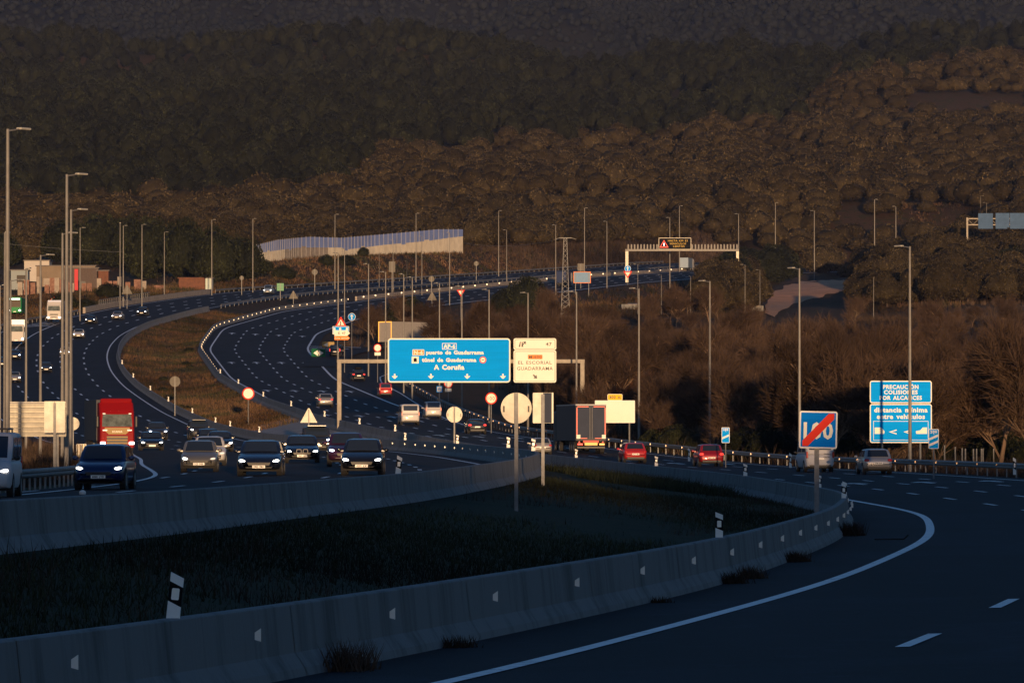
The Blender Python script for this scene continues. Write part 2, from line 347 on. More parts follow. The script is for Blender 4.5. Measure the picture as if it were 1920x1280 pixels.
def hit(px, py):
    """where the sight line of a photo pixel meets the terrain"""
    a = (px - 960) / F; b = (640 - py) / F; c, n = math.cos(PITCH), math.sin(PITCH); dy = c - b * n
    X = a * _hd / dy; Z = (n + b * c) * _hd / dy
    below = np.nonzero(Z <= gz(X, _hd))[0]
    i = below[0] if len(below) else len(_hd) - 1
    return float(X[i]), float(_hd[i]), gz1(X[i], _hd[i])
rows = np.concatenate([np.arange(-900, -420, 60), np.arange(-420, -100, 12), np.arange(-100, 60, 8), np.arange(60, 420, 4), np.arange(420, 1300, 6), np.arange(1300, 1960, 10), np.arange(1960, 3600, 25), np.arange(3600, 7300, 75)]).astype(float)
offs = np.array([1500, 1100, 800, 600, 480, 400, 330, 280, 240, 205, 175, 150, 128, 110, 94, 80, 68, 57, 47, 38, 31, 25, 20, 16, 12, 9, 6, 3.5, 1.5, .01])
gv = []
for D in rows:
    Dc = min(max(D, 25), 1950); li = at(LIX, Dc); lo = li - l_pave(Dc); ri = at(RIX, Dc); ro = ri + float(r_pave(Dc))
    if D > 1950:
        q = min(1, (D - 1950) / 500); cx = (1 - q) * (li + ri) / 2; sp = 1 + q * .6
        lo, li, ri, ro = cx + (lo - cx) , cx + (li - cx), cx + (ri - cx), cx + (ro - cx)
        lo = lo - li + cx - 4; li = cx - 4; ro = ro - ri + cx + 4; ri = cx + 4
    xs = list(lo - offs * (1 + max(0, D - 2000) / 4000)) + [lo, (lo + li) / 2, li - .01] + list(np.linspace(li + .1, ri - .1, 7)) + [ri + .01, (ri + ro) / 2, ro] + list(ro + offs[::-1] * (1 + max(0, D - 2000) / 4000))
    gv.append(xs)
gx = np.array(gv); gD = np.repeat(rows[:, None], gx.shape[1], 1); gZ = gz(gx, gD)
nr, nc = gx.shape; idx = np.arange(nr * nc).reshape(nr, nc)
Fq = np.stack([idx[:-1, :-1], idx[:-1, 1:], idx[1:, 1:], idx[1:, :-1]], -1).reshape(-1, 4)
# ground material: dry grass, soil, dark ditch grass
def ground_mat():
    m = bpy.data.materials.new('ground_cover'); m.use_nodes = True; n = m.node_tree; b = n.nodes['Principled BSDF']; b.inputs['Roughness'].default_value = .95; b.inputs['Specular IOR Level'].default_value = .1
    ge = n.nodes.new('ShaderNodeNewGeometry')
    def nz(sc, det=8):
        t = n.nodes.new('ShaderNodeTexNoise'); t.inputs['Scale'].default_value = sc; t.inputs['Detail'].default_value = det; t.inputs['Roughness'].default_value = .7; n.links.new(ge.outputs['Position'], t.inputs['Vector']); return t.outputs['Fac']
    def ramp(f, *st):
        r = n.nodes.new('ShaderNodeValToRGB'); e = r.color_ramp.elements
        while len(e) < len(st): e.new(.5)
        for q, (p, c) in zip(e, st): q.position = p; q.color = (*c, 1)
        n.links.new(f, r.inputs[0]); return r.outputs[0]
    dry = ramp(nz(.22), (.3, (.040, .024, .014)), (.5, (.07, .042, .024)), (.6, (.035, .034, .015)), (.75, (.11, .075, .045)))
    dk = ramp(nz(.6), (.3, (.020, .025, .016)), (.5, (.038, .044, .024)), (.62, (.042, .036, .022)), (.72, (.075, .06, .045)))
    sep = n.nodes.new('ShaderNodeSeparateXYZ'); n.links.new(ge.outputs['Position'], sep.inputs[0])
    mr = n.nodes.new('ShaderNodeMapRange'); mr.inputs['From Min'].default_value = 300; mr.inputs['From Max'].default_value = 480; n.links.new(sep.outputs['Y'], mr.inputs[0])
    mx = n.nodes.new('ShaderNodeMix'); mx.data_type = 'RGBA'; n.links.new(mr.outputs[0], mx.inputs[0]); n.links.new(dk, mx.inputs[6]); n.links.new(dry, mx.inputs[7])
    m2 = n.nodes.new('ShaderNodeMapRange'); m2.inputs['From Min'].default_value = 3150; m2.inputs['From Max'].default_value = 3350; n.links.new(sep.outputs['Y'], m2.inputs[0])
    mf = n.nodes.new('ShaderNodeMix'); mf.data_type = 'RGBA'; n.links.new(m2.outputs[0], mf.inputs[0]); n.links.new(mx.outputs[2], mf.inputs[6]); mf.inputs[7].default_value = (.014, .014, .011, 1); mx = mf
    n.links.new(mx.outputs[2], b.inputs['Base Color'])
    bp = n.nodes.new('ShaderNodeBump'); bp.inputs['Strength'].default_value = .6; bp.inputs['Distance'].default_value = .25; n.links.new(nz(1.3), bp.inputs['Height']); n.links.new(bp.outputs[0], b.inputs['Normal'])
    return m
M['ground'] = ground_mat()
tagp(np_mesh('ground', np.stack([gx.ravel(), gD.ravel(), gZ.ravel()], 1), Fq, M['ground'], smooth=True), kind='structure')

def strip(name, fn, D0, D1, o0, o1, step, m, lift, nseg=1, kind='structure'):
    """ribbon on a carriageway between offsets o0(D) and o1(D)"""
    Ds = np.arange(D0, D1 + step * .5, step); vs = []; fs = []
    for D in Ds:
        a = o0(D) if callable(o0) else o0; b = o1(D) if callable(o1) else o1
        for k in range(nseg + 1):
            x, z = fn(D, a + (b - a) * k / nseg); vs.append((float(x), D, float(z) + lift))
    n1 = nseg + 1
    for i in range(len(Ds) - 1):
        for k in range(nseg): fs.append((i * n1 + k, i * n1 + k + 1, (i + 1) * n1 + k + 1, (i + 1) * n1 + k))
    mb = MB().add(vs, fs); o = mb.build(name, m, smooth=True)
    if kind: tagp(o, kind=kind)
    return o
strip('road', rR, 26, 1900, 0, r_pave, 4, M['asphalt'], 0.0, 3).name = 'road'
strip('road', rL, 26, 1900, 0, l_pave, 4, M['asphalt'], 0.0, 3)
# slip road leaving to the right beyond the gore
RC = []
for px_, py_ in ((604, 690), (612, 677), (628, 667), (655, 661), (700, 656), (760, 651), (830, 646)):
    x_, d_, z_ = hit(px_, py_); RC.append((x_, d_, z_ + .2))
def path_strip(name, pts, wd, m, lift=.02):
    p = np.array(pts); t = np.linspace(0, len(p) - 1, 60); q = np.stack([np.interp(t, range(len(p)), p[:, i]) for i in range(3)], 1)
    for _ in range(6): q[1:-1] = (q[:-2] + q[1:-1] * 2 + q[2:]) / 4
    d = np.gradient(q, axis=0); nrm = np.stack([d[:, 1], -d[:, 0]], 1); nrm /= np.linalg.norm(nrm, axis=1)[:, None]
    vs = []
    for i in range(len(q)):
        for s_ in (-1, 1):
            x, y = q[i, 0] + s_ * nrm[i, 0] * wd / 2, q[i, 1] + s_ * nrm[i, 1] * wd / 2; vs.append((x, y, q[i, 2] + lift))
    return MB().add(vs, [(2 * i, 2 * i + 1, 2 * i + 3, 2 * i + 2) for i in range(len(q) - 1)]).build(name, m, smooth=True), q
ro_, rampq = path_strip('slip_road', RC, 6.5, M['asphalt']); tagp(ro_, kind='structure')
# ------------------------------------------------------------------ markings
mk = MB()
def ribbon(fn, D0, D1, oc, wd, step=3, lift=.012):
    Ds = np.linspace(D0, D1, max(2, int((D1 - D0) / step) + 1)); vs = []
    for D in Ds:
        c = oc(D) if callable(oc) else oc
        for s_ in (-wd / 2, wd / 2):
            x, z = fn(D, c + s_); vs.append((float(x), D, float(z) + lift + D * 2e-5))
    mk.add(vs, [(2 * i, 2 * i + 1, 2 * i + 3, 2 * i + 2) if fn is rR else (2 * i + 1, 2 * i, 2 * i + 2, 2 * i + 3) for i in range(len(Ds) - 1)])
ribbon(rR, 28, 1880, lambda D: at(RLO, D), .26)
ribbon(rR, 28, 600, lambda D: at(RW, D), .22); ribbon(rR, 600, 705, lambda D: at(RW, D) + float(ramp_x(D)), .2)
ribbon(rR, 705, 822, lambda D: at(RW, D), .35); ribbon(rR, 822, 1880, lambda D: at(RW, D), .35)
ribbon(rR, 705, 846, lambda D: at(RW, D) + float(ramp_x(D)), .2)
for ln in (1, 2, 3):
    for D in np.arange(71.5 + 3 * ln, 1800, 17.0):
        ribbon(rR, D, D + 5, lambda q, ln=ln: at(RLO, q) + (at(RW, q) - at(RLO, q)) * ln / 4 + np.interp(q, [60, 250, 420], [.75, .6, 0]) * (1.25 - ln * .25), .2 if D < 500 else .28)
for D in np.arange(618, 705, 5.0): ribbon(rR, D, D + 2, lambda q: at(RW, q), .3)
ribbon(rL, 28, 1880, 1.5, .22); ribbon(rL, 28, 1040, lambda D: at(LW, D) - .3, .22); ribbon(rL, 1040, 1880, lambda D: at(LW, D), .25)
ribbon(rL, 880, 1040, lambda D: 1.5 + 15 + (D - 880) * 0.0, .25)
for ln in (1, 2, 3):
    for D in np.arange(80 + 5 * ln, 1800, 17.0): ribbon(rL, D, D + 5, 1.5 + 3.65 * ln, .2 if D < 500 else .28)
for D in np.arange(150, 870, 17.0): ribbon(rL, D, D + 5, 1.5 + 3.65 * 4 + .3, .2 if D < 500 else .28)
def marrow(fn, D0, oc, L=7.5):
    """straight-ahead lane arrow"""
    for (a, b, w0, w1) in ((0, L * .6, .28, .28), (L * .6, L, 1.5, .05)):
        vs = []
        for D, wd in ((D0 + a, w0), (D0 + b, w1)):
            for s_ in (-wd / 2, wd / 2): x, z = fn(D, oc + s_); vs.append((float(x), D, float(z) + .03))
        mk.add(vs, [(0, 1, 3, 2)])
for D0 in (300, 420, 540, 640, 760, 880, 1010):
    for ln in range(4):
        oc = float(at(RLO, D0) + (at(RW, D0) - at(RLO, D0)) * (ln + .5) / 4); marrow(rR, D0, oc)
# hatched gores
for k in range(7):
    D = 905 + k * 9; a = float(at(RW, D)); mk.add([(float(rR(D, a + .3)[0]), D, float(rR(D, a)[1]) + .05), (float(rR(D, a + 3 + k)[0]), D - 6, float(rR(D - 6, a)[1]) + .05), (float(rR(D, a + 3 + k)[0]), D - 4.5, float(rR(D - 4.5, a)[1]) + .05), (float(rR(D, a + .3)[0]), D + 1.5, float(rR(D + 1.5, a)[1]) + .05)], [(0, 1, 2, 3)])
for k in range(5):
    D = 1012 + k * 8; a = float(at(LW, D)) - .6; vs = []
    for (q, o) in ((D, a - .2), (D + 2, a - .2), (D + 8, 17.0), (D + 6, 17.0)): x, z = rL(q, o); vs.append((float(x), q, float(z) + .04))
    mk.add(vs, [(0, 1, 2, 3)])
tagp(mk.build('road_markings', M['paint']), kind='structure')
# paved tip of the median, between the converging barriers
def med(D, t):
    a = float(at(LIX, D)) + .7; b = float(at(RIX, D)) - .7; x = a + (b - a) * t; return x, gz1(x, D) + .05
vs = []; Dm = np.linspace(470, 640, 30)
for D in Dm:
    for t in np.linspace(0, 1, 9): x, z = med(D, t); vs.append((x, D, z))
tagp(MB().add(vs, [(i * 9 + k, i * 9 + k + 1, (i + 1) * 9 + k + 1, (i + 1) * 9 + k) for i in range(29) for k in range(8)]).build('path', M['concrete2'], smooth=True), kind='structure')
# dirt track on the right
DT = [(1443, 592, 14), (1450, 578, 22), (1470, 562, 36), (1497, 549, 44), (1528, 541, 46), (1560, 536, 36), (1592, 531, 16)]
vs = []
for k in range(49):
    u = k / 48 * (len(DT) - 1); c = [float(np.interp(u, range(len(DT)), [q[m] for q in DT])) for m in range(3)]
    for t in np.linspace(-1, 1, 9):
        e = 1 + .25 * noise.noise(Vector((k * .35, t * 2, 1.7))) if abs(t) == 1 else 1
        x, d, z = hit(c[0] + t * c[2] * .62 * e, c[1] + t * c[2] * .26 * e); vs.append((x, d, z + .18))
tagp(MB().add(vs, [(i * 9 + k, i * 9 + k + 1, (i + 1) * 9 + k + 1, (i + 1) * 9 + k) for i in range(48) for k in range(8)]).build('path', M['track'], smooth=True), kind='structure')

# ------------------------------------------------------------------ concrete barriers with reflectors
def barrier(fn, Ds, label, side, prof, refl, rsz):
    root = empty('concrete_barrier', label, 'barrier', (0, 0, 0))
    # profile: list of (offset towards the road +, height)
    vs = []; n = len(prof)
    for D in Ds:
        x, z = fn(D, 0)
        for o, h in prof: vs.append((float(x) + o * side, D, float(z) + h))
    fs = []
    for i in range(len(Ds) - 1):
        for k in range(n - 1): fs.append((i * n + k, i * n + k + 1, (i + 1) * n + k + 1, (i + 1) * n + k))
    fs += [tuple(range(n)), tuple(range(len(vs) - 1, len(vs) - n - 1, -1))]
    jt = MB().add(vs, fs)
    for D in np.arange(Ds[0] + 5, min(Ds[-1], 460), 12.0):
        x, z = fn(D, 0); q = [(float(x) + o * side * 1.0, float(z) + h) for o, h in prof[1:-1]]
        for (xa, za), (xb, zb2_) in zip(q[:-1], q[1:]):
            e = .006; cxm = float(x) - .25 * side; sa = e if xa > cxm else -e; sb = e if xb > cxm else -e
            jt.add([(xa + sa, D - .018, za + e), (xa + sa, D + .018, za + e), (xb + sb, D + .018, zb2_ + e), (xb + sb, D - .018, zb2_ + e)], [(0, 1, 2, 3)], 1)
    jt.build('wall_body', [M['concrete'], M['steel']], root)
    first = None
    for k, D in enumerate(refl):
        x, z = fn(D, 0)
        sz = rsz * (1 if D < 300 else 1.0 + (D - 300) / 900)
        if first is None:
            first = MB().prism([(-.5, -.75), (.45, -1), (.45, 1), (-.5, .35)], 0, .12).build('reflector', M['reflect'], root); o = first
        else:
            o = first.copy(); COL.objects.link(o); setpar(o, root)
        o.scale = (sz, sz, sz); o.location = (float(x) + side * .02, D, float(z) + .58)
        if side < 0: o.scale.x = -sz
    return root
JP = [(-.62, -.5), (-.58, 0.0), (-.52, .10), (-.40, .28), (-.34, .85), (-.32, .87), (-.18, .87), (-.15, .85), (-.09, .28), (.03, .10), (.06, 0), (.06, -.5)]
Dn = np.concatenate([np.arange(28, 440, 2.0), np.arange(440, 1252, 4.0)])
barrier(rR, Dn, 'long concrete barrier with white reflectors along the near carriageway, grass strip behind it', 1, JP, list(np.arange(50.5, 260, 8)) + list(np.arange(700, 1250, 9.0)), .078)
Dn2 = np.concatenate([np.arange(60, 440, 2.0), np.arange(440, 1120, 4.0)])
barrier(rL, Dn2, 'stained concrete median barrier that bends away beside the oncoming cars', -1, [(-.62, -.6)] + JP[1:], list(np.arange(262, 470, 12)), .06)
rb = empty('concrete_parapet', 'pale concrete parapet along the outer edge of the far left carriageway', 'barrier', (0, 0, 0))
vs = []; Ds = np.arange(1085, 1245, 5.0)
for D in Ds:
    x, z = rL(D, float(l_pave(D)) + .5)
    for o, h in ((.25, -.6), (.25, 1.0), (-.25, 1.0), (-.25, -.6)): vs.append((float(x) + o, D, float(z) + h))
MB().add(vs, [(i * 4 + k, i * 4 + k + 1, i * 4 + k + 5, i * 4 + k + 4) for i in range(len(Ds) - 1) for k in range(3)] + [(0, 1, 2, 3)]).build('wall_body', M['concrete2'], rb)
rail = MB()
for q in np.arange(1100, 1160, 2.5):
    x, z = rL(q, float(l_pave(q)) + .1); x2, z2 = rL(q + 2.5, float(l_pave(q + 2.5)) + .1); x, z, x2, z2 = map(float, (x, z, x2, z2))
    rail.cyl((x, q, z + .9), (x, q, z + 1.9), .06, n=5)
    for h in (1.4, 1.9): rail.cyl((x, q, z + h), (x2, q + 2.5, z2 + h), .06, n=5)
rail.build('handrail', M['steel'], rb)

def guardrail(fn, off, D0, D1, label, sp=4.0, refl=None, group=None, hgt=.75):
    root = empty('guardrail', label, 'guardrail', (0, 0, 0), group=group)
    pr = [(0, .42), (.05, .48), (.05, .54), (.0, .58), (.05, .62), (.05, .69), (0, .76), (-.03, .76), (-.03, .42)]; n = len(pr); vs = []
    sg = -1 if fn is rR else 1
    Ds = np.arange(D0, D1 + 1, sp)
    g0 = lambda D: fn(D, off(D) if callable(off) else off)
    for D in Ds:
        x, z = g0(D)
        for o, h in pr: vs.append((float(x) + sg * o, D, float(z) + h))
    fs = [(i * n + k, i * n + (k + 1) % n, (i + 1) * n + (k + 1) % n, (i + 1) * n + k) for i in range(len(Ds) - 1) for k in range(n)]
    MB().add(vs, fs).build('rail', M['steel'], root)
    first = None; rest = MB()
    for k, D in enumerate(Ds):
        x, z = map(float, g0(D)); c = (x - sg * .08, D, z + .1)
        if k < 96:
            if first is None: first = MB().box((0, 0, 0), (.07, .14, 1.2), 0).build('post', M['steel'], root); o = first
            else: o = first.copy(); COL.objects.link(o); setpar(o, root)
            o.location = c
        else: rest.box(c, (.07, .14, 1.2))
    if rest.v: tagp(rest.build('posts', M['steel'], root), kind='stuff')
    if refl:
        first = None
        for D in np.arange(D0 + 3, min(D1, D0 + 96 * refl), refl):
            x, z = map(float, g0(D))
            if first is None: first = MB().box((0, 0, 0), (.07, .05, .12), 0).build('reflector', M['reflecto'], root); o = first
            else: o = first.copy(); COL.objects.link(o); setpar(o, root)
            o.location = (x + sg * .10, D, z + .62)
    return root
guardrail(rR, lambda D: at(RW, D) + 2.6 + (np.interp(D, [590, 620, 711, 790, 850], [0, .6, 3.2, 5.5, 8])), 180, 850, 'steel guardrail with amber reflectors along the right edge below the bare trees', 4, refl=8)
guardrail(rL, lambda D: at(LW, D) + 1.6, 185, 330, 'short steel guardrail beside the white van and the large sign backs', 2.0)
guardrail(rL, lambda D: at(LW, D) + 2.0, 1250, 1800, 'steel guardrail at the foot of the embankment beyond the far left lanes', 6)
guardrail(rL, lambda D: -.1, 1135, 1800, 'steel guardrail on the near edge of the far left carriageway beyond the bridge', 6)
guardrail(rL, lambda D: at(LW, D) + 2.0, 960, 1080, 'short steel guardrail behind the white tractor truck with blue trailer', 4)
# far median wall of the right carriageway
fb = empty('low_concrete_wall', 'low far concrete wall with light dots between the two distant carriageways', 'wall', (0, 0, 0)); vs = []; Ds = np.arange(1262, 1850, 8.0)
for D in Ds:
    x, z = rR(D, -.3)
    for o, h in ((-.2, -.5), (-.2, .9), (.2, .9), (.2, -.5)): vs.append((float(x) + o, D, float(z) + h))
MB().add(vs, [(i * 4 + k, i * 4 + k + 1, i * 4 + k + 5, i * 4 + k + 4) for i in range(len(Ds) - 1) for k in range(3)] + [(0, 1, 2, 3)]).build('wall_body', M['concrete2'], fb)
r0 = None
for D in np.arange(1270, 1840, 16.0):
    x, z = map(float, rR(D, .0))
    if r0 is None: r0 = MB().box((0, 0, 0), (.3, .1, .3)).build('reflector', M['reflect'], fb); o = r0
    else: o = r0.copy(); COL.objects.link(o); setpar(o, fb)
    o.location = (x + .1, D, z + .7)
# ------------------------------------------------------------------ vehicles  (built facing +Y, wheels on z = 0)
KIND = {  # length, half width, height, belt, hood front z, windscreen base y, roof front y, roof rear y, rear glass base y, tail z
    'hatch': (3.95, .86, 1.49, .96, .74, .98, .28, -1.35, -1.80, .98, .72),
    'sedan': (4.65, .91, 1.45, .95, .72, .95, .20, -.95, -1.72, 1.00, .74),
    'suv':   (4.40, .91, 1.62, 1.06, .88, .98, .36, -1.60, -2.02, 1.06, .73),
    'jeep':  (4.60, .93, 1.78, 1.14, 1.02, .92, .55, -2.05, -2.22, 1.14, .82),
    'estate':(4.60, .90, 1.50, .96, .74, .95, .25, -1.75, -2.12, .98, .74),
    'mini':  (4.40, .90, 1.83, 1.08, .86, 1.28, .62, -2.0, -2.14, 1.08, .86),
    'van':   (5.30, .97, 2.12, 1.22, .98, 1.88, 1.15, -2.5, -2.60, 1.22, .90)}
GEO = {}
def loft(sts, n, closed=True):
    """sts: list of rings (same count) -> verts, faces"""
    k = len(sts[0]); vs = [p for r in sts for p in r]; fs = []
    for i in range(len(sts) - 1):
        for j in range(k):
            fs.append((i * k + j, (i + 1) * k + j, (i + 1) * k + (j + 1) % k, i * k + (j + 1) % k))
    fs.append(tuple(range(k))); fs.append(tuple(range(len(vs) - 1, len(vs) - k - 1, -1)))
    return vs, fs
def patch(mb, c4, u0, u1, v0, v1, off, mi=0, nu=4, bulge=.0):
    """inset panel on a quad bl,br,tr,tl, lifted off it"""
    bl, br, tr, tl = [Vector(p) for p in c4]; nrm = (br - bl).cross(tl - bl).normalized(); vs = []
    for v in (v0, v1):
        for i in range(nu + 1):
            u = u0 + (u1 - u0) * i / nu; p = (bl * (1 - u) + br * u) * (1 - v) + (tl * (1 - u) + tr * u) * v
            vs.append((p + nrm * (off + bulge * (1 - (2 * i / nu - 1) ** 2)))[:])
    k = nu + 1; mb.add(vs, [(i, i + 1, k + i + 1, k + i) for i in range(nu)], mi)
def car_meshes(kind):
    L, hw, H, belt, hz, wy, rf, rr, gy, tz, trf = KIND[kind]; h = L / 2; zb = .24 if kind not in ('jeep', 'suv', 'van') else .28
    st = [(-h, .80, .46, tz - .30), (-h + .05, .90, .36, tz - .12), (-h + .16, .96, zb + .06, tz - .03), (-h + .55, 1, zb, max(tz, belt)), (gy * .5, 1, zb, belt), (wy, 1, zb, belt),
          (wy + .35 * (h - wy), .995, zb, belt - .3 * (belt - hz)), (h - .42, .97, zb, hz + .05), (h - .2, .92, zb + .02, hz - .03), (h - .06, .82, zb + .06, hz - .14), (h, .70, zb + .14, hz - .24)]
    rings = []
    for y, kx, b, t in st:
        W = hw * kx; half = [(0, t), (.55 * W, t - .005), (.80 * W, t - .02), (.93 * W, t - .06), (.985 * W, t - .15), (W, (t + b) / 2 + .05), (.985 * W, b + .14), (.93 * W, b + .02), (.8 * W, b)]
        ring = [(x, y, z) for x, z in half] + [(-x, y, z) for x, z in half[:0:-1]]
        rings.append(ring[::-1])
    body = MB(); body.add(*loft(rings, 0))
    # cabin frustum
    def ring(z, yf, yr, w_, c):
        return [(w_, yf - c, z), (w_ - c * .9, yf, z), (-w_ + c * .9, yf, z), (-w_, yf - c, z), (-w_, yr + c, z), (-w_ + c * .9, yr, z), (w_ - c * .9, yr, z), (w_, yr + c, z)]
    wb, wt = hw * .93, hw * trf / .98
    def lerp(a, b, t): return a + (b - a) * t
    R = []
    for t in (0, .5, .88):
        z = lerp(belt - .05, H, t); R.append(ring(z, lerp(wy, rf, t), lerp(gy, rr, t), lerp(wb, wt, t) + .03 * math.sin(t * math.pi), .10))
    R.append(ring(H - .035, rf - .07, rr + .05, wt - .06, .10)); R.append(ring(H, rf - .25, rr + .2, wt - .22, .12))
    body.add(*loft(R, 0))
    z0, z1 = belt - .05, H
    def cr(t, sx, fr):
        w_ = lerp(wb, wt, t); y = lerp(wy, rf, t) if fr else lerp(gy, rr, t); return (sx * w_, y, lerp(z0, z1, t))
    if kind in ('jeep',): body.box((0, 0, H + .03), (1.2, 2.0, .04))
    parts = {}
    g = MB(); patch(g, [cr(0, 1, 1), cr(0, -1, 1), cr(1, -1, 1), cr(1, 1, 1)], .07, .93, .12, .86, .012, bulge=.02); parts['windscreen'] = g
    g = MB(); patch(g, [cr(0, -1, 0), cr(0, 1, 0), cr(1, 1, 0), cr(1, -1, 0)], .09, .91, .18 if kind not in ('van',) else .3, .84, .012, bulge=.015); parts['rear_window'] = g
    for sx in (1, -1):
        a, b_ = cr(0, sx, 0), cr(0, sx, 1); c, d = cr(1, sx, 1), cr(1, sx, 0)
        q = [a, b_, c, d] if sx > 0 else [b_, a, d, c]
        g = MB(); patch(g, q, *(.1, .48) if sx > 0 else (.52, .9), .14, .82, .035, nu=2); patch(g, q, *(.52, .9) if sx > 0 else (.1, .48), .14, .82, .035, nu=2)
        parts['side_window' + str(sx)] = g
        m_ = MB(); m_.ell((sx * (hw + .10), wy - .32, belt + .06), (.12, .08, .085), 0, 8, 5); m_.box((sx * (hw - .02), wy - .3, belt + .02), (.14, .05, .05)); parts['wing_mirror' + str(sx)] = m_
    r = .31 if kind in ('hatch',) else .33 if kind in ('sedan', 'estate', 'mini') else .36
    wh = MB(); wh.cyl((-.11, 0, 0), (.11, 0, 0), r, n=16); parts['wheel'] = wh
    rim = MB(); rim.cyl((.10, 0, 0), (.118, 0, 0), r * .66, n=12); rim.cyl((-.118, 0, 0), (-.10, 0, 0), r * .66, n=12); parts['rim'] = rim
    arch = MB()
    for sx in (1, -1):
        for y in (h * .61, -h * .61): arch.cyl((sx * (hw - .20), y, r), (sx * (hw + .004), y, r), r + .07, n=16)
    arch.box((0, 0, zb - .02), (hw * 1.75, L * .8, .10)); parts['underbody'] = arch
    # front face
    gz_ = (hz - .24 + zb + .1) / 2
    gr = MB(); yf = h - .005
    gr.prism([(-hw * .46, gz_ - .00), (hw * .46, gz_ + .0), (hw * .52, gz_ + .12), (-hw * .52, gz_ + .12)][::1], yf + .03, yf - .2)
    gr.prism([(-hw * .62, zb + .10), (hw * .62, zb + .10), (hw * .55, gz_ - .10), (-hw * .55, gz_ - .10)], yf + .035, yf - .25)
    gr.v = [(x, y, z) for x, y, z in gr.v]; parts['grille'] = gr
    for sx in (1, -1):
        hl = MB(); T = Matrix.Rotation(sx * math.radians(-24), 4, 'Z') @ Matrix.Rotation(sx * math.radians(-12), 4, 'Y')
        hl.ell((sx * hw * .74, h - .17, hz - .13), (.16, .10, .055), 0, 12, 6, M=T); parts['headlight' + str(sx)] = hl
        tl = MB()
        if kind in ('van', 'mini', 'jeep'): tl.box((sx * hw * .90, -h + .045, belt - .10), (.13, .1, .42), ch=.03)
        else: tl.ell((sx * hw * .80, -h + .11, tz - .17), (.17, .12, .10), 0, 10, 6, M=Matrix.Rotation(sx * math.radians(20), 4, 'Z'))
        parts['taillight' + str(sx)] = tl
        fg = MB(); fg.ell((sx * hw * .66, h - .07, zb + .17), (.06, .04, .045), 0, 8, 5); parts['fog_lamp' + str(sx)] = fg
    pf = MB(); pf.box((0, h + .045, gz_ - .05), (.52, .02, .115)); parts['front_plate'] = pf
    pr = MB(); pr.box((0, -h - .025, (tz - .35) if kind != 'suv' else .62), (.52, .02, .12)); parts['rear_plate'] = pr
    bp = MB(); bp.prism([(-hw * .72, zb + .04), (hw * .72, zb + .04), (hw * .76, zb + .17), (-hw * .76, zb + .17)], -h - .015, -h + .3); parts['rear_bumper'] = bp
    parts['body'] = body
    return parts
PARTNAME = lambda k: k.rstrip('-1').rstrip('1')
_tr = {}
def plate_text(root, st, y, z, back):
    mb = MB(); mb.text(st, 0, z, .075, y, 0, width=.42, bold=.03, back=not back)
    return mb.build('plate_lettering', M['black'], root)
def car(kind, label, cat, X, D, Z, yaw, body_mat, front=True, scale=1.0, detail=2, head='hlamp', tail='tlampo', plate=None, group=None, name='car', wheelmat=None, one_lamp=False):
    root = empty(name, label, cat, (X, D, Z), yaw, group); root.scale = (scale,) * 3
    if kind not in GEO: GEO[kind] = car_meshes(kind)
    g = GEO[kind]; L, hw = KIND[kind][0], KIND[kind][1]; h = L / 2
    mats = {'body': body_mat, 'windscreen': M['glass'], 'rear_window': M['glass'], 'side_window': M['glass'], 'wing_mirror': body_mat if detail > 1 and kind != 'van' else M['dark'], 'underbody': M['rubber'], 'grille': M['dark'],
            'headlight': M[head], 'taillight': M[tail], 'fog_lamp': M['hlampo'], 'front_plate': M['plate'], 'rear_plate': M['plate'], 'rear_bumper': M['dark']}
    for k, mb in g.items():
        nm = PARTNAME(k)
        if nm in ('wheel', 'rim'): continue
        if front and nm in ('rear_plate', 'rear_bumper', 'taillight', 'rear_window') and detail < 2: continue
        if not front and nm in ('front_plate', 'grille', 'headlight', 'fog_lamp', 'windscreen') and detail < 2: continue
        if detail < 1 and nm in ('fog_lamp', 'underbody', 'rear_bumper'): continue
        m = mats[nm]
        if one_lamp and k == 'headlight-1': m = M['hlampo']
        o = mb.build(nm, m, root, smooth=nm in ('body', 'windscreen', 'rear_window', 'headlight', 'taillight', 'wing_mirror'))
        if nm == 'front_plate' and plate and front: plate_text(o, plate, h + .058, sum(v[2] for v in mb.v) / len(mb.v), False)
        if nm == 'rear_plate' and plate and not front: plate_text(o, plate, -h - .038, sum(v[2] for v in mb.v) / len(mb.v), True)
    w0 = None
    r = .31 if kind in ('hatch',) else .33 if kind in ('sedan', 'estate', 'mini') else .36
    for sx in (1, -1):
        for y in (h * .61, -h * .61):
            if w0 is None:
                w0 = g['wheel'].build('wheel', M['rubber'], root); rm = g['rim'].build('rim', M['steel'], w0); o = w0
            else: o = dup(w0, root)
            o.location = (sx * (hw - .105), y, r)
    return root
def head_L(D): return math.atan2(float(at(LIX, D - 8) - at(LIX, D + 8)), -16.0)     # direction of travel on the left carriageway (towards the camera)
def place(fn, tab, px, py, s):
    """point on a carriageway whose picture is (px, py); s narrows the search"""
    best = None
    for D in np.arange(F / s * .78, F / s * 1.28, 1.0):
        X = (px - 960) * D / F; o = (X - float(at(tab, D))) * (1 if fn is rR else -1); x, z = fn(D, o)
        e = abs(proj(X, D, float(z))[1] - py) + abs(D * s / F - 1) * 6
        if best is None or e < best[0]: best = (e, X, D, float(z) + .01)
    return best[1:]
def yaw_of(tab, D, away):
    a = math.atan2(float(at(tab, D + 8) - at(tab, D - 8)), 16.0)      # heading of the carriageway away from the camera, clockwise from +Y
    return -a if away else math.pi - a
